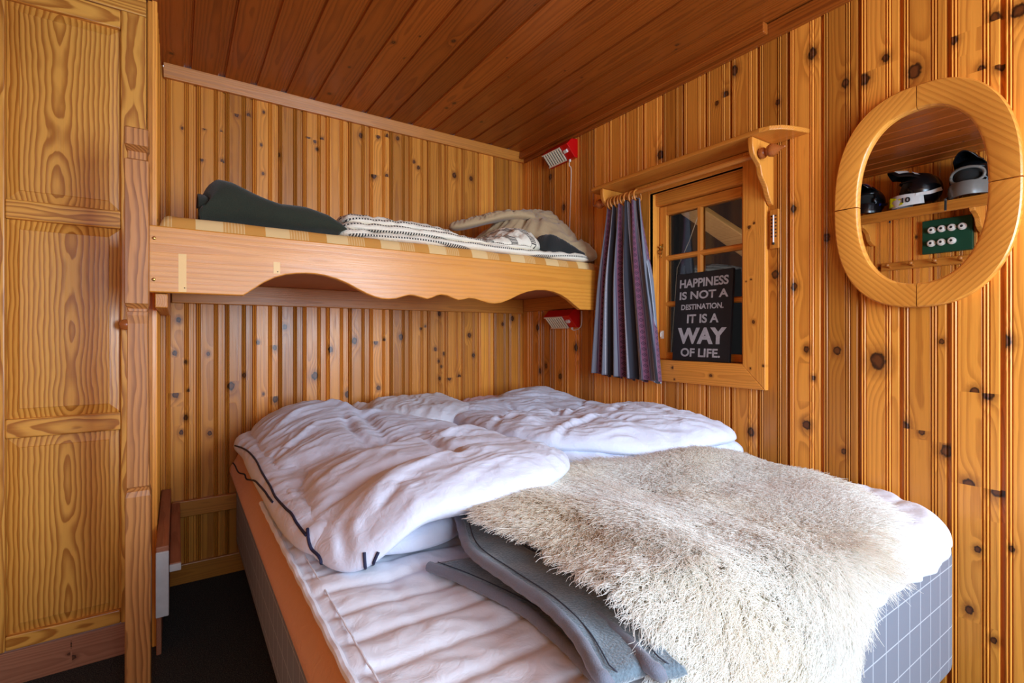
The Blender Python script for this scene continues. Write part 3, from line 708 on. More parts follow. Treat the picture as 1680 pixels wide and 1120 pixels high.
    if num:
        d = text_mesh(num, .05, .038, 0, 0, .04)
        d.transform(Matrix.Translation((.1065, -.0905, .031)) @ Matrix.Rotation(math.radians(28), 4, 'Z'))
        obj('number', d, 'dark', ch)
    r.scale = (sc_,)*3; r.location = loc; r.rotation_euler = (0, 0, rz); return r
helmet((-.41, 1.60, 2.056), .15, ('hblack', 'hblack', 'hblack', None, 'hblue'), 'black and blue helmet at the shelf end beside the wardrobe, seen in the mirror', sc_=.80)
helmet((-.42, 1.305, 2.056), .95, ('hblack', 'hwhite', 'hblack', 'hyellow', 'hwhite'), 'helmet with white chin bar and yellow vents between two others, seen in the mirror', True, '01', .94)
helmet((-.42, 1.02, 2.056), .0, ('hblack', 'hgrey', 'hblack', None, 'hwhite'), 'black helmet with grey chin bar and open visor, seen in the mirror', True, None, .98)

# ------------------------------------------------------------------ wardrobe
wd = empty('wardrobe', (-.32, 2.5, 0), 'tall built-in pine wardrobe with three panels beside the bunk', 'wardrobe')
WF = 2.27
obj('side_panel', box(-.098, -.063, WF+.02, YB-.01, 0, ZC-.002, .002), 'panel', wd, 'Z')
obj('corner_strip', box(-.090, -.072, WF+.002, WF+.02, 0, ZC-.002, .003), 'trim', wd, 'Z')
obj('plinth', box(XL+.002, -.094, WF+.006, WF+.03, 0, .112, .003), 'rawplank', wd, 'X', knots=[(.085, -.302, .007), (.055, -.308, .004), (.04, -.300, .008), (.05, -.12, 1e-5)])
obj('cornice', box(XL+.002, -.094, WF+.006, WF+.03, 2.33, ZC-.002, .003), 'panel', wd, 'X')
dr = obj('door', box(XL+.004, -.094, WF+.022, WF+.032, .118, 2.326, .001), 'panel', wd, 'Z')
obj('stile', box(XL+.004, -.466, WF-.001, WF+.022, .118, 2.326, .004), 'panel', dr, 'Z')
obj('stile', box(-.168, -.094, WF-.001, WF+.022, .118, 2.326, .004), 'panel', dr, 'Z')
for z0, z1 in ((.119, .167), (.815, .878), (1.538, 1.602), (2.258, 2.325)):
    obj('rail', box(-.4655, -.1685, WF+.001, WF+.022, z0, z1, .004), 'panel', dr, 'X')
for k, (z0, z1) in enumerate(((.167, .815), (.878, 1.538), (1.602, 2.258))):
    bm = bmesh.new(); xs, zs = (-.4655, -.1685), (z0, z1)
    def ring(m, y): return [bm.verts.new(p) for p in ((xs[0]+m, y, zs[0]+m), (xs[1]-m, y, zs[0]+m), (xs[1]-m, y, zs[1]-m), (xs[0]+m, y, zs[1]-m))]
    R = [ring(0, WF+.018), ring(.032, WF+.0085), ring(.0335, WF+.0065)]
    for a, c in zip(R, R[1:]):
        for i in range(4): bm.faces.new((a[i], a[(i+1) % 4], c[(i+1) % 4], c[i]))
    bm.faces.new(R[-1]); obj('panel', bm, 'panel', dr, 'Z', seed=40+k)
obj('knob', lathe([(0, .008), (.012, .008), (.018, .016), (.026, .019), (.034, .016), (.039, .006)], (0, -1, 0), (-.152, WF-.001, 1.193)), 'finial', dr, 'Y', True)

# ------------------------------------------------------------------ bunk: post, front board, ledgers
bk = empty('upper_bunk', (.95, 2.38, 1.29), 'pine upper bunk with a scalloped front board fixed across the nook', 'bunk bed')
PO = [(0, 1.90, -.131, -.067), (.66, 1.90, -.131, -.067), (.676, 1.903, -.128, -.070), (.684, 1.912, -.125, -.073), (.69, 1.905, -.128, -.071), (1.19, 1.905, -.125, -.075), (1.215, 1.902, -.127, -.074), (1.226, 1.903, -.127, -.074), (1.228, 1.915, -.124, -.076), (1.236, 1.915, -.126, -.075), (1.252, 1.90, -.132, -.072),
      (1.690, 1.90, -.132, -.072), (1.700, 1.925, -.126, -.078), (1.722, 1.925, -.126, -.078), (1.736, 1.90, -.132, -.072), (1.786, 1.90, -.132, -.072), (1.79, 1.903, -.130, -.074)]
bm = bmesh.new(); rows = []
for z, y, x0, x1 in PO: rows.append([bm.verts.new(p) for p in ((x0+.002, y, z), (x1-.002, y, z), (x1, y+.002, z), (x1, 1.969, z), (x0, 1.969, z), (x0, y+.002, z))])
for a, c in zip(rows, rows[1:]):
    for k in range(6): bm.faces.new((a[k], a[(k+1) % 6], c[(k+1) % 6], c[k]))
bm.faces.new(rows[0][::-1]); bm.faces.new(rows[-1])
post = obj('post', bm, 'post', bk, 'Z', seed=3, knots=[(-.101, 1.618, .008), (-.122, .995, .004), (-.071, .69, .009), (-.1, .3, 1e-5)])
SC = [(-.135, 1.293), (.157, 1.293), (.193, 1.2935), (.214, 1.309), (.255, 1.341), (.293, 1.363), (.332, 1.377), (.367, 1.383), (.4, 1.386), (.433, 1.386), (.466, 1.383), (.51, 1.373), (.554, 1.357), (.59, 1.339), (.627, 1.322), (.66, 1.31), (.689, 1.304), (.718, 1.303), (.753, 1.307), (.783, 1.317), (.808, 1.324), (.830, 1.324), (.863, 1.317), (.890, 1.311), (.912, 1.317), (.934, 1.327), (.956, 1.333), (.984, 1.331), (1.013, 1.321), (1.041, 1.313), (1.065, 1.316), (1.095, 1.324), (1.125, 1.323), (1.161, 1.314), (1.199, 1.306), (1.231, 1.304), (1.269, 1.309), (1.322, 1.329), (1.376, 1.354), (1.425, 1.37), (1.474, 1.38), (1.532, 1.383), (1.584, 1.378), (1.638, 1.363), (1.685, 1.341), (1.724, 1.316), (1.765, 1.2925), (1.974, 1.294)]
fbd = obj('front_board', prism(SC+[(1.974, 1.509), (-.135, 1.509)], 'Y', 1.97, 1.998, .004), 'bunk', bk, 'X', seed=21)
for x, z in ((-.061, 1.467), (-.062, 1.334)):
    obj('screw', lathe([(0, .0055), (.002, .0055), (.0035, .003), (.0036, 0)], (0, -1, 0), (x, 1.97, z), 14), 'brass', fbd, None, True)
for x, z in ((.021, 1.311), (.303, 1.385)):
    obj('screw_hole', lathe([(0, .002), (.0006, .002)], (0, -1, 0), (x, 1.9699, z), 10), 'dark', fbd)
for x0, x1, z0, z1 in ((.004, .026, 1.297, 1.423), (.289, .311, 1.378, 1.42)):
    tag(obj('worn_patch', box(x0, x1, 1.9694, 1.9702, z0, z1, 0), NT('pale_pine').pbr(lin(238,190,112), .4) if 'pale_pine' not in bpy.data.materials else bpy.data.materials['pale_pine'], fbd), 'pale unfaded strip where a cleat was removed')
obj('base_panel', box(-.06, XR-.004, 2.0, YB-.002, 1.40, 1.412, 0), 'rawplank', bk, 'X')
obj('ledger', box(-.02, XR-.03, YB-.035, YB-.003, 1.305, 1.40, .003), 'trim', bk, 'X')
obj('ledger', box(XR-.035, XR-.003, 2.0, YB-.04, 1.318, 1.40, .003), 'trim', bk, 'Y')
obj('ledger', box(-.06, -.025, 2.0, YB-.04, 1.245, 1.292, .003), 'trim', bk, 'Y')
obj('ledger', box(-.06, -.025, 2.0, YB-.04, 1.294, 1.40, .003), 'trim', bk, 'Y')

# remains of the lower bunk
lb = empty('lower_bunk_frame', (0, 2.4, .2), 'old lower bunk rails with a whitened end left along the nook wall', 'bed frame')
obj('side_board', box(-.058, -.022, 2.012, 2.76, .225, .455, .004), 'rawplank', lb, 'Y', seed=2)
tag(obj('board_end', box(-.058, -.022, 2.002, 2.012, .225, .44, .003), 'paint', lb), 'whitewashed board end')
obj('batten', box(-.021, .012, 2.03, 2.765, .36, .386, .003), 'rawplank', lb, 'Y', seed=5)
tag(obj('batten_end', box(-.021, .012, 2.022, 2.03, .36, .384, .002), 'paint', lb), 'whitewashed batten end')
obj('back_ledger', box(-.02, XR-.3, YB-.032, YB-.003, .313, .388, .004), 'trim', lb, 'X')

# ------------------------------------------------------------------ soft things
def puff(outline, zb, hf, R, disp=None, nt=220, ns=70, smooth=True, centre=None, lip=.35, rad=None):
    """closed soft slab over a plan outline: zb(x,y) underside, hf(x,y) loft, R width of the rounded rim"""
    O = spline(outline, nt, True) if smooth else np.array(outline, float); nt = len(O)
    c = np.array(centre if centre is not None else O.mean(0)); q = np.linspace(0, 1, ns+1)[1:]
    s = 1-(1-q)**1.5
    XY = c+(O[None]-c)*s[:, None, None]; P = np.concatenate([c[None], XY.reshape(-1, 2)])
    loop = np.vstack([O, O[:1]]); d, tt = seg_dist(P, loop)
    E = np.sqrt(np.clip(1-(1-np.clip(d/R, 0, 1))**2, 0, 1)); x, y = P[:, 0], P[:, 1]
    h = hf(x, y) if callable(hf) else np.full(len(P), hf); z0 = zb(x, y) if callable(zb) else np.full(len(P), zb)
    dz = disp(x, y, d, tt) if disp is not None else 0
    zt = z0+h*(lip+(1-lip)*E)+dz*(.25+.75*E); zl = z0+h*lip*(1-E)
    zt = np.maximum(zt, zl+.001*(d > 1e-6))
    bm = bmesh.new(); T = [bm.verts.new((a, b_, k)) for a, b_, k in zip(x, y, zt)]; n0 = len(T)
    def idx(i, j): return 1+i*nt+(j % nt)
    for j in range(nt):
        bm.faces.new((T[0], T[idx(0, j)], T[idx(0, j+1)]))
        for i in range(ns-1): bm.faces.new((T[idx(i, j)], T[idx(i+1, j)], T[idx(i+1, j+1)], T[idx(i, j+1)]))
    kk = [ns-1]+[i for i in range(ns-2, 0, -6)]
    prev = [T[idx(ns-1, j)] for j in range(nt)]
    for i in kk[1:]:
        cur = [bm.verts.new((x[idx(i, j)], y[idx(i, j)], zl[idx(i, j)])) for j in range(nt)]
        for j in range(nt): bm.faces.new((prev[j], cur[j], cur[(j+1) % nt], prev[(j+1) % nt]))
        prev = cur
    bm.faces.new(prev)
    rim = np.stack([O[:, 0], O[:, 1], zt[1+(ns-1)*nt:]], 1)
    return bm, rim
def folds(strokes, z):
    """strokes seen in the photograph laid on the plane z: (pixel polyline, width, height)"""
    L = [(np.array([at_z(a, b, z) for a, b in pts]), wd, hh) for pts, wd, hh in strokes]
    def f(x, y):
        P = np.stack([x, y], 1); r = np.zeros(len(P))
        for line, wd, hh in L:
            d, t = seg_dist(P, line); tp = sst(0, .18, t)*sst(0, .18, 1-t)*.85+.15
            r += hh*np.exp(-(d/wd)**2)*tp
        return r
    return f
def crinkle(seed, ang=.6, a1=.012, a2=.006, a3=.0025):
    ca, sa = math.cos(ang), math.sin(ang)
    def f(x, y):
        wx = .05*pn(x*5, y*5, seed+9); wy = .05*pn(x*5+7, y*5, seed+8)
        u, v = (x+wx)*ca+(y+wy)*sa, -(x+wx)*sa+(y+wy)*ca
        return a1*pn(u*4, v*9, seed)+a2*(ridge(u*7, v*20, seed+1)-.55)+a3*(ridge(u*22, v*46, seed+2)-.5)+a3*.6*pn(u*60, v*60, seed+3)
    return f
def rimfolds(n, a, seed):
    def f(d, t): return a*np.exp(-d/.07)*(ridge(t*n, d*6, seed)-.4)
    return f

BX0, BX1, BY0, BY1 = .235, 1.945, .50, 2.74
ZT = .63
bed = empty('double_bed', (1.09, 1.6, 0), 'wide double bed with grey checked base filling the nook', 'bed')
bm = box(BX0, BX1, BY0-.01, BY1, .13, .546, .05, None, 6)
obj('base', bm, 'check', bed, None, True)
for x, y in ((BX0+.1, BY0+.12), (BX1-.1, BY0+.12), (BX0+.1, BY1-.1), (BX1-.1, BY1-.1)):
    obj('leg', lathe([(0, .022), (.132, .03)], (0, 0, 1), (x, y, 0)), 'dark', bed, None, True)
# mattress topper, rounded and overhanging on the aisle side
tp = [(.205, 2.70), (.20, 1.6), (.198, .60), (.24, .51), (.4, .505), (1.5, .505), (1.70, .508), (1.83, .55), (1.90, .62), (1.935, .74), (1.945, 1.0), (1.948, 1.6), (1.946, 2.70), (1.9, 2.735), (1.0, 2.74), (.25, 2.735)]
O = []
for (a, b_) in zip(tp, tp[1:]+tp[:1]):
    for t in np.linspace(0, 1, 16)[:-1]: O.append((a[0]+(b_[0]-a[0])*t, a[1]+(b_[1]-a[1])*t))
crt = crinkle(3, 1.3, .004, .004, .001); rf = rimfolds(90, .008, 5)
bm, _ = puff(O, lambda x, y: .548-.058*sst(.262, .215, x), .075, .05, lambda x, y, d, t: crt(x, y)-.006+rf(d, t)*sst(.4, .25, x), ns=60, smooth=False)
tag(obj('mattress_topper', bm, 'topper', None, None, 'all'), 'soft peach mattress topper overhanging the checked bed base', 'mattress topper')

# quilted pad: draped over the foot of the topper
qx0, qx1 = .212, 1.950
nu, nv = 300, 220
lines_y = [1.62, 1.52, 1.42, 1.32, 1.22, 1.13, 1.04, .95, .86, .77, .68, .59]
U = np.linspace(0, 1, nu); Vv = np.linspace(0, 1, nv)
P = np.zeros((nu, nv, 3))
for i, u in enumerate(U):
    x = qx0+(qx1-qx0)*u
    ye = .478 if x < 1.70 else .478+.25-math.sqrt(max(.25**2-(x-1.70)**2, 0))     # foot edge, rounded at the wall corner
    L = 1.70-ye
    t = Vv*(L+.062+.012*math.sin(5*x)+.006*math.sin(17*x))
    yy = np.where(t < L-.0, 1.70-t, 0); zz = np.full(nv, ZT+.0015)
    rr = .055; k = t-(L-rr*.6); m = k > 0
    an = np.clip(k/rr, 0, PI/2); y0 = 1.70-(L-rr*.6)
    yy = np.where(m, y0-rr*np.sin(an), yy); zz = np.where(m, ZT+.0015-rr*(1-np.cos(an)), zz)
    ex = np.clip(k-rr*PI/2, 0, 1); zz = zz-ex; yy = yy-ex*.06
    qd = np.min(np.abs(yy[:, None]+.03*math.sin(2.2*x)-np.array(lines_y)[None]), 1)
    pf = .007*(1-np.exp(-(qd/.014)**2))
    wr = .007*pn(x*9+yy*4, yy*9, 31)+.004*(ridge(x*14+yy*9, yy*10-x*4, 33)-.5)*sst(.01, .04, qd)-.003*np.exp(-((x-.385+.03*np.sin(yy*9))/.016)**2)
    edge = sst(0, .04, x-qx0+.004)
    zz = zz+(pf+wr)*edge*(1-.6*sst(0, .05, k))
    yy = yy-(pf+wr)*.8*sst(0, .05, k)*edge+.010*np.sin(x*60+yy*8)*sst(-.02, .03, k)*.35
    P[i, :, 0] = x+.004*np.sin(yy*30)*edge*(u < .5)*.5; P[i, :, 1] = yy; P[i, :, 2] = zz
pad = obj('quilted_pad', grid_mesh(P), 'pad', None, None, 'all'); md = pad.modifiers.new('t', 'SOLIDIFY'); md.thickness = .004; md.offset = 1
tag(pad, 'white quilted mattress pad with stitched rows across the foot of the bed', 'mattress pad')
bm = bmesh.new()
eb = [tuple(P[0, j]+np.array([.004, 0, .005])) for j in range(0, nv, 3)]
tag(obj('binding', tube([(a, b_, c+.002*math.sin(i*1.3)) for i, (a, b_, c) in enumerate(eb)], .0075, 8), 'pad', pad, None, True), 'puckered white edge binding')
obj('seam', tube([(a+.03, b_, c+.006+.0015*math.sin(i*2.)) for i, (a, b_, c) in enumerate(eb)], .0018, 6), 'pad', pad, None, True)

# pillows
cr = crinkle(40, .9, .008, .005, .0012)
bm, rim = puff([(.70, 2.36), (.74, 2.60), (.79, 2.732), (1.1, 2.74), (1.35, 2.732), (1.365, 2.55), (1.33, 2.24), (1.08, 2.12), (.86, 2.2)], .655, lambda x, y: .155*np.ones_like(x), .16,
    lambda x, y, d, t: cr(x, y)+.02*sst(2.3, 2.7, y)-.03*np.exp(-(((x-.80)+.5*(2.55-y))/.05)**2)+rimfolds(26, .012, 3)(d, t), ns=60)
pw = tag(obj('pillow', bm, 'pillow', None, None, 'all'), 'plump white pillow against the back wall behind the left duvet', 'pillow')
tg = at_y(735, 649, 2.6); bm = tube([(1.335, 2.69, .775), (1.35, 2.68, .79), (1.362, 2.67, .785)], .004, 6); obj('corner_tag', bm, 'piping', pw, None, True)
cr2 = crinkle(50, .3, .012, .008, .002)
bm, rim = puff([(1.385, 2.45), (1.40, 2.66), (1.46, 2.735), (1.7, 2.745), (1.93, 2.735), (1.95, 2.6), (1.93, 2.42), (1.65, 2.36)], .655, lambda x, y: .125*np.ones_like(x), .13,
    lambda x, y, d, t: cr2(x, y)+rimfolds(26, .012, 4)(d, t), ns=50)
tag(obj('pillow', bm, 'pinkpillow', None, None, 'all'), 'pale pink pillow in the corner behind the right duvet', 'pillow')

# left duvet: a lower layer and an upper layer folded over it
dl = empty('duvet', (.66, 1.9, ZT), 'left white duvet with navy piping, folded in two on the aisle side', 'duvet', None)
c1 = crinkle(60, .5, .006, .004, .001)
lo = [(.25, 2.60), (.215, 2.2), (.21, 1.7), (.222, 1.25), (.30, 1.10), (.36, 1.085), (.45, 1.055), (.56, 1.075), (.66, 1.18), (.80, 1.30), (.98, 1.42), (1.07, 1.6), (1.08, 2.2), (1.05, 2.55), (.7, 2.66)]
bm, rl = puff(lo, ZT+.014, .074, .06, lambda x, y, d, t: c1(x, y)+rimfolds(40, .012, 6)(d, t), ns=50)
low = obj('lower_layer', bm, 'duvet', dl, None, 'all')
FS = folds([([(395, 740), (430, 790), (465, 850), (492, 900)], .02, -.006), ([(480, 745), (495, 790), (500, 830)], .025, -.022), ([(455, 760), (470, 800), (478, 840)], .03, .016),
    ([(520, 835), (600, 800), (690, 775), (760, 755), (880, 742)], .030, -.026), ([(500, 800), (600, 770), (700, 740), (800, 712)], .03, .014),
    ([(560, 700), (580, 725), (620, 745), (700, 740)], .02, -.016), ([(590, 672), (580, 690), (640, 735), (760, 735), (850, 725)], .03, -.02),
    ([(690, 735), (720, 752), (735, 770), (760, 800)], .022, -.02), ([(520, 690), (600, 700), (680, 690)], .03, .012), ([(440, 745), (520, 715), (610, 705)], .016, .010),
    ([(560, 860), (640, 820), (720, 800), (850, 770)], .05, .02), ([(545, 850), (550, 885), (545, 915)], .014, .014), ([(575, 845), (590, 870), (580, 900)], .014, .012), ([(560, 850), (568, 880), (562, 910)], .012, -.012),
    ([(620, 850), (660, 830), (700, 825)], .012, -.008), ([(640, 735), (690, 725), (740, 728)], .02, .012), ([(410, 725), (480, 705), (560, 690)], .02, .010), ([(425, 745), (460, 735), (500, 735)], .012, -.010)], .745)
c2 = crinkle(70, .35, .008, .0042, .0012)
up = [(.285, 2.60), (.262, 2.3), (.25, 1.9), (.245, 1.5), (.245, 1.22), (.265, 1.11), (.31, 1.04), (.37, 1.01), (.46, 1.00), (.60, .995), (.76, 1.02), (.92, 1.10), (1.03, 1.20), (1.075, 1.30), (1.065, 1.5), (1.06, 1.8), (1.04, 1.98), (.93, 2.16), (.81, 2.31), (.70, 2.48), (.58, 2.63), (.40, 2.67)]
def zbu(x, y):
    fr = sst(1.35, 1.02, y)*sst(.30, .46, x)
    return ZT+.022+.045*sst(.22, .5, x)+.026*fr-.03*sst(1.3, 1.05, y)*sst(.46, .28, x)
def hup(x, y):
    return .085+.05*np.exp(-(((x-.55)/.35)**2+((y-2.45)/.3)**2))+.022*np.exp(-(((x-.7)/.3)**2+((y-1.28)/.2)**2))-.03*np.exp(-((y-1.75-.3*(x-.6))/.09)**2)+.012*sst(.3, .7, x)
bm, ru = puff(up, zbu, hup, .13, lambda x, y, d, t: c2(x, y)+FS(x, y)+rimfolds(46, .014, 7)(d, t), nt=360, ns=130, centre=(.62, 1.75))
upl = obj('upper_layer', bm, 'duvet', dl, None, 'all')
def piping(rim, sel, rad, parent, wob=.004, dz=0):
    p = [r for r in rim if sel(r)]
    obj('piping', tube([(a, b_, c+wob*math.sin(i*.9)+dz) for i, (a, b_, c) in enumerate(p)], rad, 6), 'piping', parent, None, True)
def run(rim, a, b_):
    """rim points from nearest a to nearest b, the short way"""
    i = int(np.argmin(((rim[:, :2]-a)**2).sum(1))); j = int(np.argmin(((rim[:, :2]-b_)**2).sum(1))); n = len(rim)
    f = [(i+k) % n for k in range((j-i) % n+1)]; g = [(i-k) % n for k in range((i-j) % n+1)]
    return rim[f if len(f) < len(g) else g]
def pipe(rim, a, b_, parent, rad=.0045, wob=.004):
    p = run(rim, np.array(a), np.array(b_))
    obj('piping', tube([(x-.006+wob*math.cos(i*.7), y, z+.006+wob*math.sin(i*1.1)) for i, (x, y, z) in enumerate(p)], rad, 6), 'piping', parent, None, True)
from mathutils.bvhtree import BVHTree
bpy.context.view_layer.update()
_trees = [BVHTree.FromObject(o, bpy.context.evaluated_depsgraph_get()) for o in (upl, low, bpy.data.objects['mattress_topper'])]
def on_cloth(px):
    """the points of the bed linen on which the piping seen in the photograph lies"""
    out = []
    for x, y in px:
        d = Vector(_ray(x, y)).normalized(); hits = [h for h in (t.ray_cast(Vector((0, 0, EYE)), d) for t in _trees) if h[0] is not None]
        if hits: h = min(hits, key=lambda q: q[3]); out.append(tuple(h[0]+h[1]*.0015*(1 if h[1].dot(d) < 0 else -1)))
    return out
def cloth_piping(px, parent, rad=.0034):
    p = on_cloth([tuple(q) for q in spline(px, 60)]); P = np.array(p); P[1:-1] = (P[:-2]+2*P[1:-1]+P[2:])/4
    obj('piping', tube([tuple(q) for q in P], rad, 8), 'piping', parent, None, True)
cloth_piping([(383,730),(404,738),(420,755),(430,775),(445,800),(452,815),(470,835),(478,842),(490,862),(503,878)], upl)
cloth_piping([(376,753),(385,762),(392,775),(402,778),(405,786),(418,788),(427,797),(435,806),(441,815),(448,824)], low, .003)
cloth_piping([(505,868),(507,885),(512,900),(524,912),(528,924),(522,940)], upl, .0036)
cloth_piping([(598,906),(599,922),(601,938),(607,936),(613,922),(621,905)], low, .0034)
# right duvet along the wall
dr2 = empty('duvet', (1.5, 1.9, ZT), 'right white duvet bunched in folds along the window wall', 'duvet', None)
lo = [(1.12, 2.4), (1.09, 2.0), (1.07, 1.65), (1.18, 1.44), (1.35, 1.31), (1.55, 1.21), (1.75, 1.18), (1.90, 1.17), (1.955, 1.22), (1.96, 1.7), (1.955, 2.3), (1.7, 2.4)]
bm, rl = puff(lo, ZT+.018, .075, .07, lambda x, y, d, t: c1(x+3, y)+rimfolds(40, .012, 8)(d, t), ns=50)
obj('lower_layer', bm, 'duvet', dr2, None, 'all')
FR = folds([([(800, 702), (840, 680), (900, 676), (950, 690)], .022, -.02), ([(890, 730), (930, 706), (985, 692), (1040, 700)], .02, -.018), ([(800, 690), (850, 690), (880, 700)], .04, .02),
    ([(900, 685), (930, 676), (960, 672)], .016, -.016), ([(1000, 690), (1030, 680), (1090, 690)], .02, -.016), ([(960, 660), (940, 680), (905, 690)], .016, -.014), ([(880, 722), (940, 700), (990, 690)], .03, .02),
    ([(1010, 725), (1020, 740), (1000, 755)], .016, -.012), ([(1060, 740), (1085, 728), (1110, 725)], .014, -.010), ([(1020, 745), (1090, 735), (1180, 718)], .05, .018), ([(935, 755), (1000, 750), (1090, 758)], .02, .014), ([(830, 665), (850, 672), (880, 668)], .014, -.012)], .78)
c3 = crinkle(80, 2.4, .012, .007, .0015)
up = [(1.13, 2.30), (1.09, 2.05), (1.075, 1.75), (1.13, 1.52), (1.27, 1.38), (1.42, 1.27), (1.58, 1.20), (1.76, 1.165), (1.905, 1.175), (1.945, 1.30), (1.955, 1.6), (1.957, 2.0), (1.957, 2.40), (1.90, 2.56), (1.66, 2.56), (1.45, 2.50), (1.25, 2.42)]
def hur(x, y): return .095+.055*np.exp(-(((x-1.78)/.22)**2+((y-2.36)/.2)**2))+.045*np.exp(-(((x-1.80)/.25)**2+((y-1.55)/.28)**2))-.03*np.exp(-((y-1.98+.5*(x-1.6))/.08)**2)
bm, ru = puff(up, lambda x, y: ZT+.07-.028*sst(1.4, 1.2, y)*sst(1.8, 1.4, x), hur, .12, lambda x, y, d, t: c3(x, y)+FR(x, y)+rimfolds(40, .014, 9)(d, t), nt=330, ns=120, centre=(1.52, 1.85))
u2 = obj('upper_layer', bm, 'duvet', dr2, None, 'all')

# folded grey fleece: one long strip folded back and forth, its hemmed side facing the aisle
bl = empty('fleece_blanket', (.6, .85, ZT+.015), 'grey fleece blanket folded in layers under the sheepskin edge', 'blanket')
zb0 = ZT+.022
E0 = [at_z(x, y, zb0+.01) for x, y in ((703, 926), (760, 948), (850, 992), (900, 1030), (940, 1066), (975, 1104))]
E1 = [at_z(x, y, zb0+.05) for x, y in ((752, 856), (772, 905), (830, 950), (895, 993), (945, 1040), (980, 1096))]
E2 = [at_z(x, y, zb0+.045) for x, y in ((830, 905), (880, 935), (935, 975), (990, 1015), (1035, 1055), (1062, 1085))]
n = 60
a0, a1, a2 = spline(E0, n), spline(E1, n), spline(E2, n)
path = []
for p in a0: path.append((p[0], p[1], zb0+.006))
e0, e1 = a0[-1], a1[-1]
for k in range(1, 14):
    t = k/14*PI; c = (1-math.cos(t))/2
    path.append((e0[0]*(1-c)+e1[0]*c, e0[1]*(1-c)+e1[1]*c-.022*math.sin(t), zb0+.006+.036*c))
for i, p in enumerate(a1[::-1]): path.append((p[0], p[1], zb0+.042+.012*math.sin(PI*min(1, i/n))+.02*sst(.75, 1, i/n)))
e0, e1 = a1[0], (a1[0][0]+.03, a1[0][1]-.03)
for k in range(1, 14):
    t = k/14*PI; c = (1-math.cos(t))/2
    path.append((e0[0]*(1-c)+e1[0]*c+.0*t, e0[1]*(1-c)+e1[1]*c+.03*math.sin(t), zb0+.062-.030*c))
q = spline([(a1[0][0]+.03, a1[0][1]-.03), (a1[12][0]+.03, a1[12][1]), tuple(a2[10]), tuple(a2[30]), tuple(a2[50]), tuple(a2[-1])], n)
for i, p in enumerate(q): path.append((p[0], p[1], zb0+.030+.010*sst(.2, .6, i/n)))
e0 = q[-1]
for k in range(1, 12):
    t = k/12*PI; c = (1-math.cos(t))/2
    path.append((e0[0]+.03*c, e0[1]-.02*math.sin(t)+.02*c, zb0+.040-.026*c))
path = np.array(path); m = 26
P = np.zeros((len(path), m, 3)); th_ = np.linspace(0, .11, m)
for j in range(m):
    wsc = 1-.62*sst(n+13+n, n+13+n+20, np.arange(len(path))); P[:, j, 0] = path[:, 0]+th_[j]*wsc; P[:, j, 1] = path[:, 1]-.10*th_[j]
    P[:, j, 2] = path[:, 2]-.004*min(1, j/8)+.003*pn(path[:, 0]*20+th_[j]*18, path[:, 1]*18, 91)
fl = obj('fleece', grid_mesh(P), 'blanket', bl, None, 'all'); md = fl.modifiers.new('t', 'SOLIDIFY'); md.thickness = .011; md.offset = 0
hp = [tuple(p+np.array([.001, 0, 0])) for p in path]
obj('hem', tube(hp, [.0105*(1+.06*math.sin(i*1.7)) for i in range(len(hp))], 10), 'hem', bl, None, True)
obj('hem_stitching', tube([(a+.020, b_-.002, c+.0052) for a, b_, c in hp], .0011, 5), 'hemline', bl, None, True)

# ------------------------------------------------------------------ sheepskin
skin_pts = [(.72, 1.17), (.63, 1.09), (.60, 1.00), (.575, .88), (.595, .77), (.59, .61), (.60, .51), (.585, .42), (.60, .30), (.72, .22), (.86, .17), (1.06, .19), (1.14, .32), (1.20, .445), (1.34, .48), (1.50, .535), (1.66, .62), (1.78, .72), (1.86, .88), (1.885, 1.02), (1.85, 1.12), (1.74, 1.16), (1.56, 1.17), (1.36, 1.21), (1.20, 1.25), (1.04, 1.22), (.86, 1.19)]
EDGE = .535
def lay(x, v):
    """unrolled sheepskin point -> place on the bed, hanging over the foot where v passes the edge"""
    z = ZT+.030+.045*np.exp(-(((x-1.55)/.26)**2+((v-1.17)/.13)**2))+.03*np.exp(-(((x-1.1)/.3)**2+((v-1.27)/.10)**2))+.078*sst(1.25, .66, x)*sst(.46, .58, v)+.012*pn(x*5, v*5, 77)
    z = z-.03*sst(1.78, 1.95, x)
    R = .075; k = EDGE-v; an = np.clip(k/R, 0, PI/2); ex = np.clip(k-R*PI/2, 0, 9)
    y = np.where(k > 0, EDGE-R*np.sin(an), v)-.0*ex; z = np.where(k > 0, z-R*(1-np.cos(an))-ex, z)
    return np.stack([x, y, z], -1)
O = spline(skin_pts, 200, True); c = np.array([1.2, .85]); ns = 50
s = np.linspace(0, 1, ns+1)[1:]; XY = c+(O[None]-c)*s[:, None, None]
P2 = np.concatenate([c[None], XY.reshape(-1, 2)]); T3 = lay(P2[:, 0], P2[:, 1])
bm = bmesh.new(); V = [bm.verts.new(p) for p in T3]
for j in range(200):
    bm.faces.new((V[0], V[1+j], V[1+(j+1) % 200]))
    for i in range(ns-1): a = 1+i*200; bm.faces.new((V[a+j], V[a+200+j], V[a+200+(j+1) % 200], V[a+(j+1) % 200]))
skin = obj('sheepskin', bm, 'wool_skin', None, None, 'all'); md = skin.modifiers.new('t', 'SOLIDIFY'); md.thickness = .004; md.offset = -1
tag(skin, 'fluffy cream sheepskin spread over the foot of the bed', 'sheepskin')
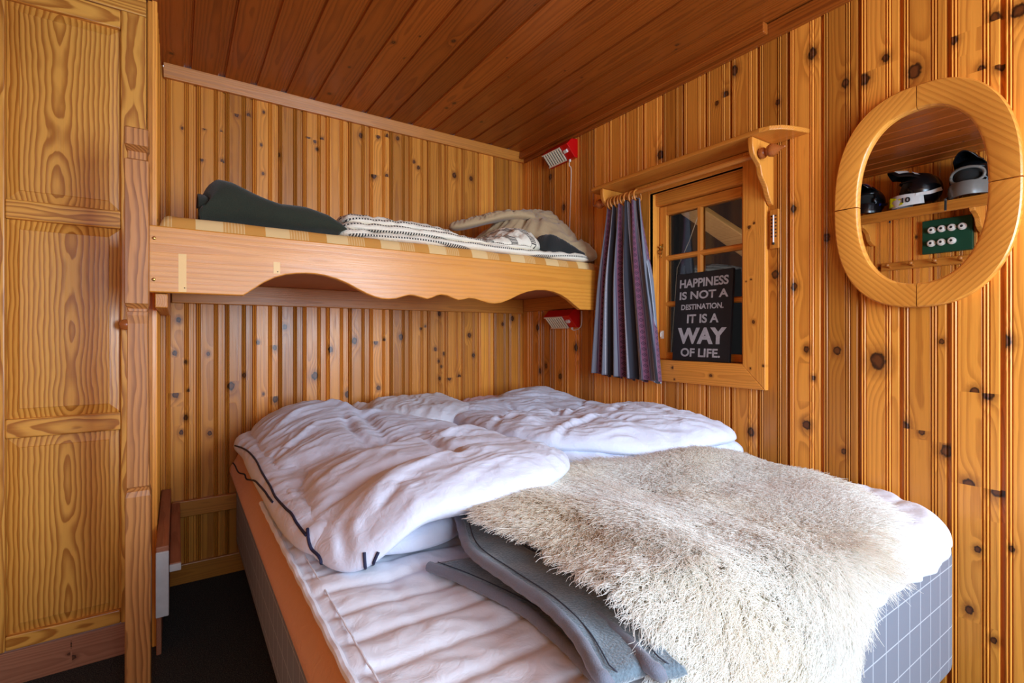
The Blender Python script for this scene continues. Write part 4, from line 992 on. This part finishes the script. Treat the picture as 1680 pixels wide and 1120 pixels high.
def hair(N=120000, K=9):
    r = np.random.default_rng(3); pts = []
    lo_, hi_ = O.min(0), O.max(0); poly = O
    def inside(p):
        x, y = p[:, 0], p[:, 1]; c_ = np.zeros(len(p), bool); q0 = poly; q1 = np.roll(poly, -1, 0)
        for (xa, ya), (xb, yb) in zip(q0, q1):
            m_ = ((ya > y) != (yb > y)); c_ ^= m_ & (x < (xb-xa)*(y-ya)/(yb-ya+1e-12)+xa)
        return c_
    p = r.uniform(lo_, hi_, (int(N*1.9), 2)); p = p[inside(p)][:N]; N = len(p)
    loop = np.vstack([O, O[:1]]); d, _ = seg_dist(p, loop)
    root = lay(p[:, 0], p[:, 1]); e = 1e-3
    tx = lay(p[:, 0]+e, p[:, 1])-root; ty = lay(p[:, 0], p[:, 1]+e)-root
    nrm = np.cross(tx, ty); nrm /= np.linalg.norm(nrm, axis=1)[:, None]; tx /= np.linalg.norm(tx, axis=1)[:, None]; ty /= np.linalg.norm(ty, axis=1)[:, None]
    # comb: away from the spine towards the aisle / foot, with swirls
    ang = 2.6+1.3*pn(p[:, 0]*2.3, p[:, 1]*2.3, 5)+.8*pn(p[:, 0]*6, p[:, 1]*6, 6)
    out = (p-c)/np.linalg.norm(p-c, axis=1)[:, None]; wt = np.exp(-d/.10)[:, None]
    dirp = np.stack([np.cos(ang), np.sin(ang)-.55], 1)*(1-wt)+out*1.6*wt
    # clumps
    cs = .028; ci = np.floor(p/cs); best = np.full(N, 9.); cl = np.zeros((N, 2))
    for a in (-1, 0, 1):
        for b_ in (-1, 0, 1):
            cc = ci+[a, b_]; jx = _h(cc[:, 0].astype(np.int64)+500, cc[:, 1].astype(np.int64)+500, 3)/(2*PI); jy = _h(cc[:, 0].astype(np.int64)+900, cc[:, 1].astype(np.int64)+500, 4)/(2*PI)
            q_ = (cc+np.stack([jx, jy], 1))*cs; dd = np.linalg.norm(q_-p, axis=1); m_ = dd < best; best[m_] = dd[m_]; cl[m_] = q_[m_]
    pull = np.stack([(cl-p)[:, 0], (cl-p)[:, 1]], 1)
    cid = _h(np.floor(cl[:, 0]*9973).astype(np.int64), np.floor(cl[:, 1]*9973).astype(np.int64), 9)
    L = (.074+.018*pn(p[:, 0]*4, p[:, 1]*4, 12)+r.normal(0, .005, N))*np.clip(.75+d/.2, .75, 1.05)
    ks = np.linspace(0, 1, K)
    lean = .95+.35*pn(p[:, 0]*7, p[:, 1]*7, 15)
    jit = r.normal(0, .16, (N, 2)); curl = .0055*(.6+.8*r.random(N)); fq = 8+4*r.random(N)
    POS = np.zeros((N, K, 3))
    for i, k in enumerate(ks):
        s2 = dirp*(lean*k**1.25*L)[:, None]*.72+pull*(k**1.1*.62)+jit*(k*L)[:, None]
        up_ = L*(k-.42*k*k)*.62
        s2 = s2+np.stack([np.cos(cid+fq*k), np.sin(cid+fq*k)], 1)*(curl*k)[:, None]
        POS[:, i] = root+tx*s2[:, :1]+ty*s2[:, 1:]+nrm*(up_[:, None]+.001)
        POS[:, i, 2] -= .010*k*k*np.exp(-d/.05)
    hc = bpy.data.hair_curves.new('wool'); hc.add_curves([K]*N)
    hc.attributes['position'].data.foreach_set('vector', POS.astype(np.float32).ravel())
    rad = (.00075*(1-.65*ks**2))[None].repeat(N, 0)*(.7+.6*r.random((N, 1)))
    a = hc.attributes.get('radius') or hc.attributes.new('radius', 'FLOAT', 'POINT'); a.data.foreach_set('value', rad.astype(np.float32).ravel())
    tint = np.clip(-.05+.55*pn(p[:, 0]*3.5, p[:, 1]*3.5, 21)+.5*sst(1.2, .7, p[:, 0])*sst(.7, 1., p[:, 1])+.35*sst(1.05, 1.25, p[:, 1])+r.normal(0, .12, N), 0, 1)
    a = hc.attributes.new('tint', 'FLOAT', 'CURVE'); a.data.foreach_set('value', tint.astype(np.float32))
    o = bpy.data.objects.new('wool', hc); COL.objects.link(o); hc.materials.append(M['wool']); o.parent = skin; o['kind'] = 'stuff'
    o['label'] = 'long curly cream wool'
hair()

# ------------------------------------------------------------------ things on the upper bunk
BZ = 1.557
tp = [(-.055, 2.003), (1.968, 2.003), (1.968, YB-.006), (-.055, YB-.006)]; O4 = []
for a, b_ in zip(tp, tp[1:]+tp[:1]):
    for t in np.linspace(0, 1, 50)[:-1]: O4.append((a[0]+(b_[0]-a[0])*t, a[1]+(b_[1]-a[1])*t))
bm, _ = puff(O4, 1.413, .144, .035, lambda x, y, d, t: .004*pn(x*5, y*5, 3), ns=40, smooth=False)
tag(obj('bunk_mattress', bm, 'bcheck', None, None, 'all'), 'thin yellow and cream checked mattress on the upper bunk', 'mattress')

# green felt blanket, rolled
X = np.linspace(.085, .565, 60); TH = np.linspace(0, 2*PI, 64, endpoint=False)
zt = np.interp(X, [.085, .105, .13, .17, .25, .33, .42, .50, .545, .565], [.11, .155, .180, .176, .146, .120, .114, .096, .068, .045])
P = np.zeros((len(X), len(TH)+1, 3))
for i, x in enumerate(X):
    hh = zt[i]; wy = .13
    for j in range(len(TH)+1):
        t = TH[j % len(TH)]; cy, sz = math.cos(t), math.sin(t)
        e = 2.6; y_ = math.copysign(abs(cy)**(2/e), cy)*wy; z_ = math.copysign(abs(sz)**(2/2.2), sz)*hh/2
        P[i, j] = (x-.03*(hh/.15)*(z_ < 0)*abs(z_)/(hh/2)*.5+.012*math.sin(3*t), 2.19+y_+.012*math.sin(x*9), BZ+.001+hh/2+z_+.003*math.sin(x*23+t*2))
gb = empty('green_blanket', (.33, 2.19, BZ), 'dark green felt blanket rolled up on the upper bunk mattress', 'blanket')
bm = grid_mesh(P); bmesh.ops.remove_doubles(bm, verts=bm.verts[:], dist=1e-5)
rl_ = obj('roll', bm, 'felt', gb, None, 'all')
rl_.modifiers.new('t', 'SOLIDIFY').thickness = .012
bm = bmesh.new(); sp = []
for k in range(70):
    t = k/69*4.3*PI; r_ = 1-.17*t/PI; sp.append((math.cos(t+.6)*.115*r_, math.sin(t+.6)*.058*max(r_, .2)))
P = np.zeros((70, 6, 3))
for k, (a, c_) in enumerate(sp):
    for j in range(6): P[k, j] = (.062+.035*(k/69)*.3+j*.075, 2.19+a, BZ+.066+c_*(1-.05*j))
o = obj('inner_turns', grid_mesh(P), 'felt', gb, None, 'all'); o.modifiers.new('t', 'SOLIDIFY').thickness = .010

def sheet_puff(name, outline, zb, hf, R, mat, parent, seed, a=(.008, .006, .002), rf=.008, ns=46, nt=220, uvf=None, extra=None):
    cc = crinkle(seed, .2, *a)
    bm, rim = puff(outline, zb, hf, R, lambda x, y, d, t: cc(x, y)+rimfolds(40, rf, seed+1)(d, t)+(extra(x, y) if extra else 0), nt=nt, ns=ns)
    if uvf:
        lay_ = bm.loops.layers.uv.new('UVMap')
        for f in bm.faces:
            for lp in f.loops: lp[lay_].uv = uvf(*lp.vert.co)
    return obj(name, bm, mat, parent, None, 'all')
sd = empty('striped_duvet', (1.1, 2.3, BZ), 'cream duvet with dashed dark stripes folded along the upper bunk', 'duvet')
uvs = lambda x, y, z: (x, (y*11+z*34+.4*math.sin(x*6)))
wv = lambda x, s0: .012*np.sin(x*7+s0)
sheet_puff('bottom_fold', [(.56, 2.06), (.75, 2.035), (1.0, 2.02), (1.3, 2.025), (1.6, 2.02), (1.86, 2.02), (1.9, 2.15), (1.8, 2.5), (1.2, 2.6), (.7, 2.55), (.55, 2.3)], BZ+.001, .036, .03, 'stitch', sd, 101, uvf=uvs)
sheet_puff('middle_fold', [(.575, 2.08), (.75, 2.05), (1.0, 2.035), (1.3, 2.04), (1.5, 2.05), (1.6, 2.2), (1.5, 2.5), (1.2, 2.58), (.7, 2.53), (.57, 2.3)], BZ+.034, lambda x, y: .034-.012*sst(.9, 1.4, x), .03, 'stitch', sd, 104, uvf=uvs)
sheet_puff('top_fold', [(.585, 2.10), (.75, 2.07), (.95, 2.06), (1.1, 2.08), (1.2, 2.2), (1.15, 2.45), (1.0, 2.56), (.7, 2.5), (.58, 2.3)], BZ+.062, lambda x, y: .048-.03*sst(.7, 1.15, x), .05, 'stitch', sd, 107, (.012, .010, .003), uvf=uvs)
sheet_puff('rolled_end', [(1.18, 2.10), (1.32, 2.05), (1.47, 2.04), (1.57, 2.07), (1.63, 2.2), (1.60, 2.45), (1.4, 2.55), (1.2, 2.5), (1.12, 2.3)], BZ+.03, lambda x, y: .05+.105*np.exp(-((x-1.50)/.14)**2)*np.exp(-((y-2.3)/.3)**2), .10, 'stitch', sd, 110, (.012, .014, .004), .014, uvf=lambda x, y, z: (y+z, x*8+y*3+z*2))
tn = empty('tan_comforter', (1.7, 2.35, BZ), 'tan comforter slumped in the corner of the upper bunk', 'comforter')
sheet_puff('cover', [(1.14, 2.52), (1.25, 2.36), (1.45, 2.27), (1.60, 2.20), (1.74, 2.11), (1.88, 2.045), (1.96, 2.05), (1.968, 2.2), (1.965, 2.5), (1.95, 2.70), (1.6, 2.74), (1.2, 2.70)],
    lambda x, y: BZ+.05*sst(1.9, 1.7, x)*sst(2.35, 2.15, y)+.004, lambda x, y: .08+.24*np.exp(-(((x-1.66)/.22)**2+((y-2.45)/.25)**2))+.19*np.exp(-(((x-1.92)/.17)**2+((y-2.38)/.22)**2)), .10, 'tan', tn, 113, (.012, .016, .004), .02, ns=60)
sheet_puff('rolled_edge', [(1.22, 2.40), (1.30, 2.34), (1.45, 2.30), (1.62, 2.26), (1.70, 2.28), (1.68, 2.38), (1.5, 2.46), (1.28, 2.48)], lambda x, y: BZ+.165+.09*sst(1.2, 1.6, x), .05, .05, 'tan', tn, 116, (.006, .010, .003), .012)
bc = sheet_puff('black_cushion', [(1.60, 2.045), (1.70, 2.03), (1.80, 2.025), (1.86, 2.04), (1.85, 2.12), (1.75, 2.20), (1.62, 2.18)], lambda x, y: BZ+.038, lambda x, y: .085*sst(1.90, 1.62, x)+.012, .03, 'black', None, 119, (.003, .003, .001), .004)
tag(bc, 'black folded cloth tucked under the tan comforter edge', 'cloth')

# ------------------------------------------------------------------ red reading lamps
def reading_lamp(dz, dy, label, cord):
    r = empty('reading_lamp', (XR, 2.35+dy, 2.215+dz), label, 'lamp', 'red reading lamps of the bunks')
    pr_ = [(1.931, 2.321), (XR, 2.326), (XR, 2.215), (1.953, 2.215), (1.892, 2.282)]
    ya, yb = 2.232+dy, 2.475+dy
    bd = obj('housing', prism([(a, b_+dz) for a, b_ in pr_], 'Y', ya, yb, .003), 'red', r)
    A, B = np.array([1.892, 2.282+dz]), np.array([1.953, 2.215+dz]); t = (B-A)/np.linalg.norm(B-A); nn = np.array([-abs(t[1]), -abs(t[0])]); nn /= np.linalg.norm(nn)
    def pt(f, o, y): p = A+(B-A)*f+nn*o; return (p[0], y, p[1])
    def slab(f0, f1, o0, o1, y0, y1):
        bm = bmesh.new(); v = [bm.verts.new(pt(f, o, y)) for y in (y0, y1) for f, o in ((f0, o0), (f1, o0), (f1, o1), (f0, o1))]
        for q in ((0, 1, 2, 3), (7, 6, 5, 4), (0, 4, 5, 1), (1, 5, 6, 2), (2, 6, 7, 3), (3, 7, 4, 0)): bm.faces.new([v[i] for i in q])
        return bm
    y0, y1 = ya+.066, yb-.008
    gr_ = obj('grille', slab(.04, .98, .001, .003, y0, y1), 'dark', r)
    k = 8
    for i in range(k):
        yy_ = y0+(y1-y0)*(i+.0)/k; obj('slat', slab(.04, .98, .003, .007, yy_, yy_+(y1-y0)/k*.52), 'grille', gr_)
    for f0, f1 in ((.02, .08), (.94, 1.0)):
        obj('grille_edge', slab(f0, f1, .002, .008, y0, y1), 'grille', gr_)
    obj('switch', slab(.32, .52, 0, .012, ya+.022, ya+.048), 'white', r)
    obj('plug', lathe([(0, .007), (.012, .007), (.016, .004)], (0, 0, -1), (1.962, 2.285+dy, 2.217+dz), 12), 'white', r, None, True)
    obj('cable', tube(spline(cord, 40), .0028, 8), 'cord', r, None, True)
reading_lamp(0, 0, 'upper red reading lamp high in the corner above the bunk', [(1.962, 2.285, 2.205), (1.966, 2.30, 2.185), (1.971, 2.285, 2.16), (1.972, 2.29, 2.0), (1.972, 2.30, 1.80), (1.972, 2.305, 1.62)])
reading_lamp(-1.010, -.02, 'lower red reading lamp below the bunk board', [(1.962, 2.265, 1.195), (1.962, 2.25, 1.188), (1.966, 2.215, 1.196), (1.971, 2.195, 1.215), (1.972, 2.19, 1.26), (1.972, 2.192, 1.30)])
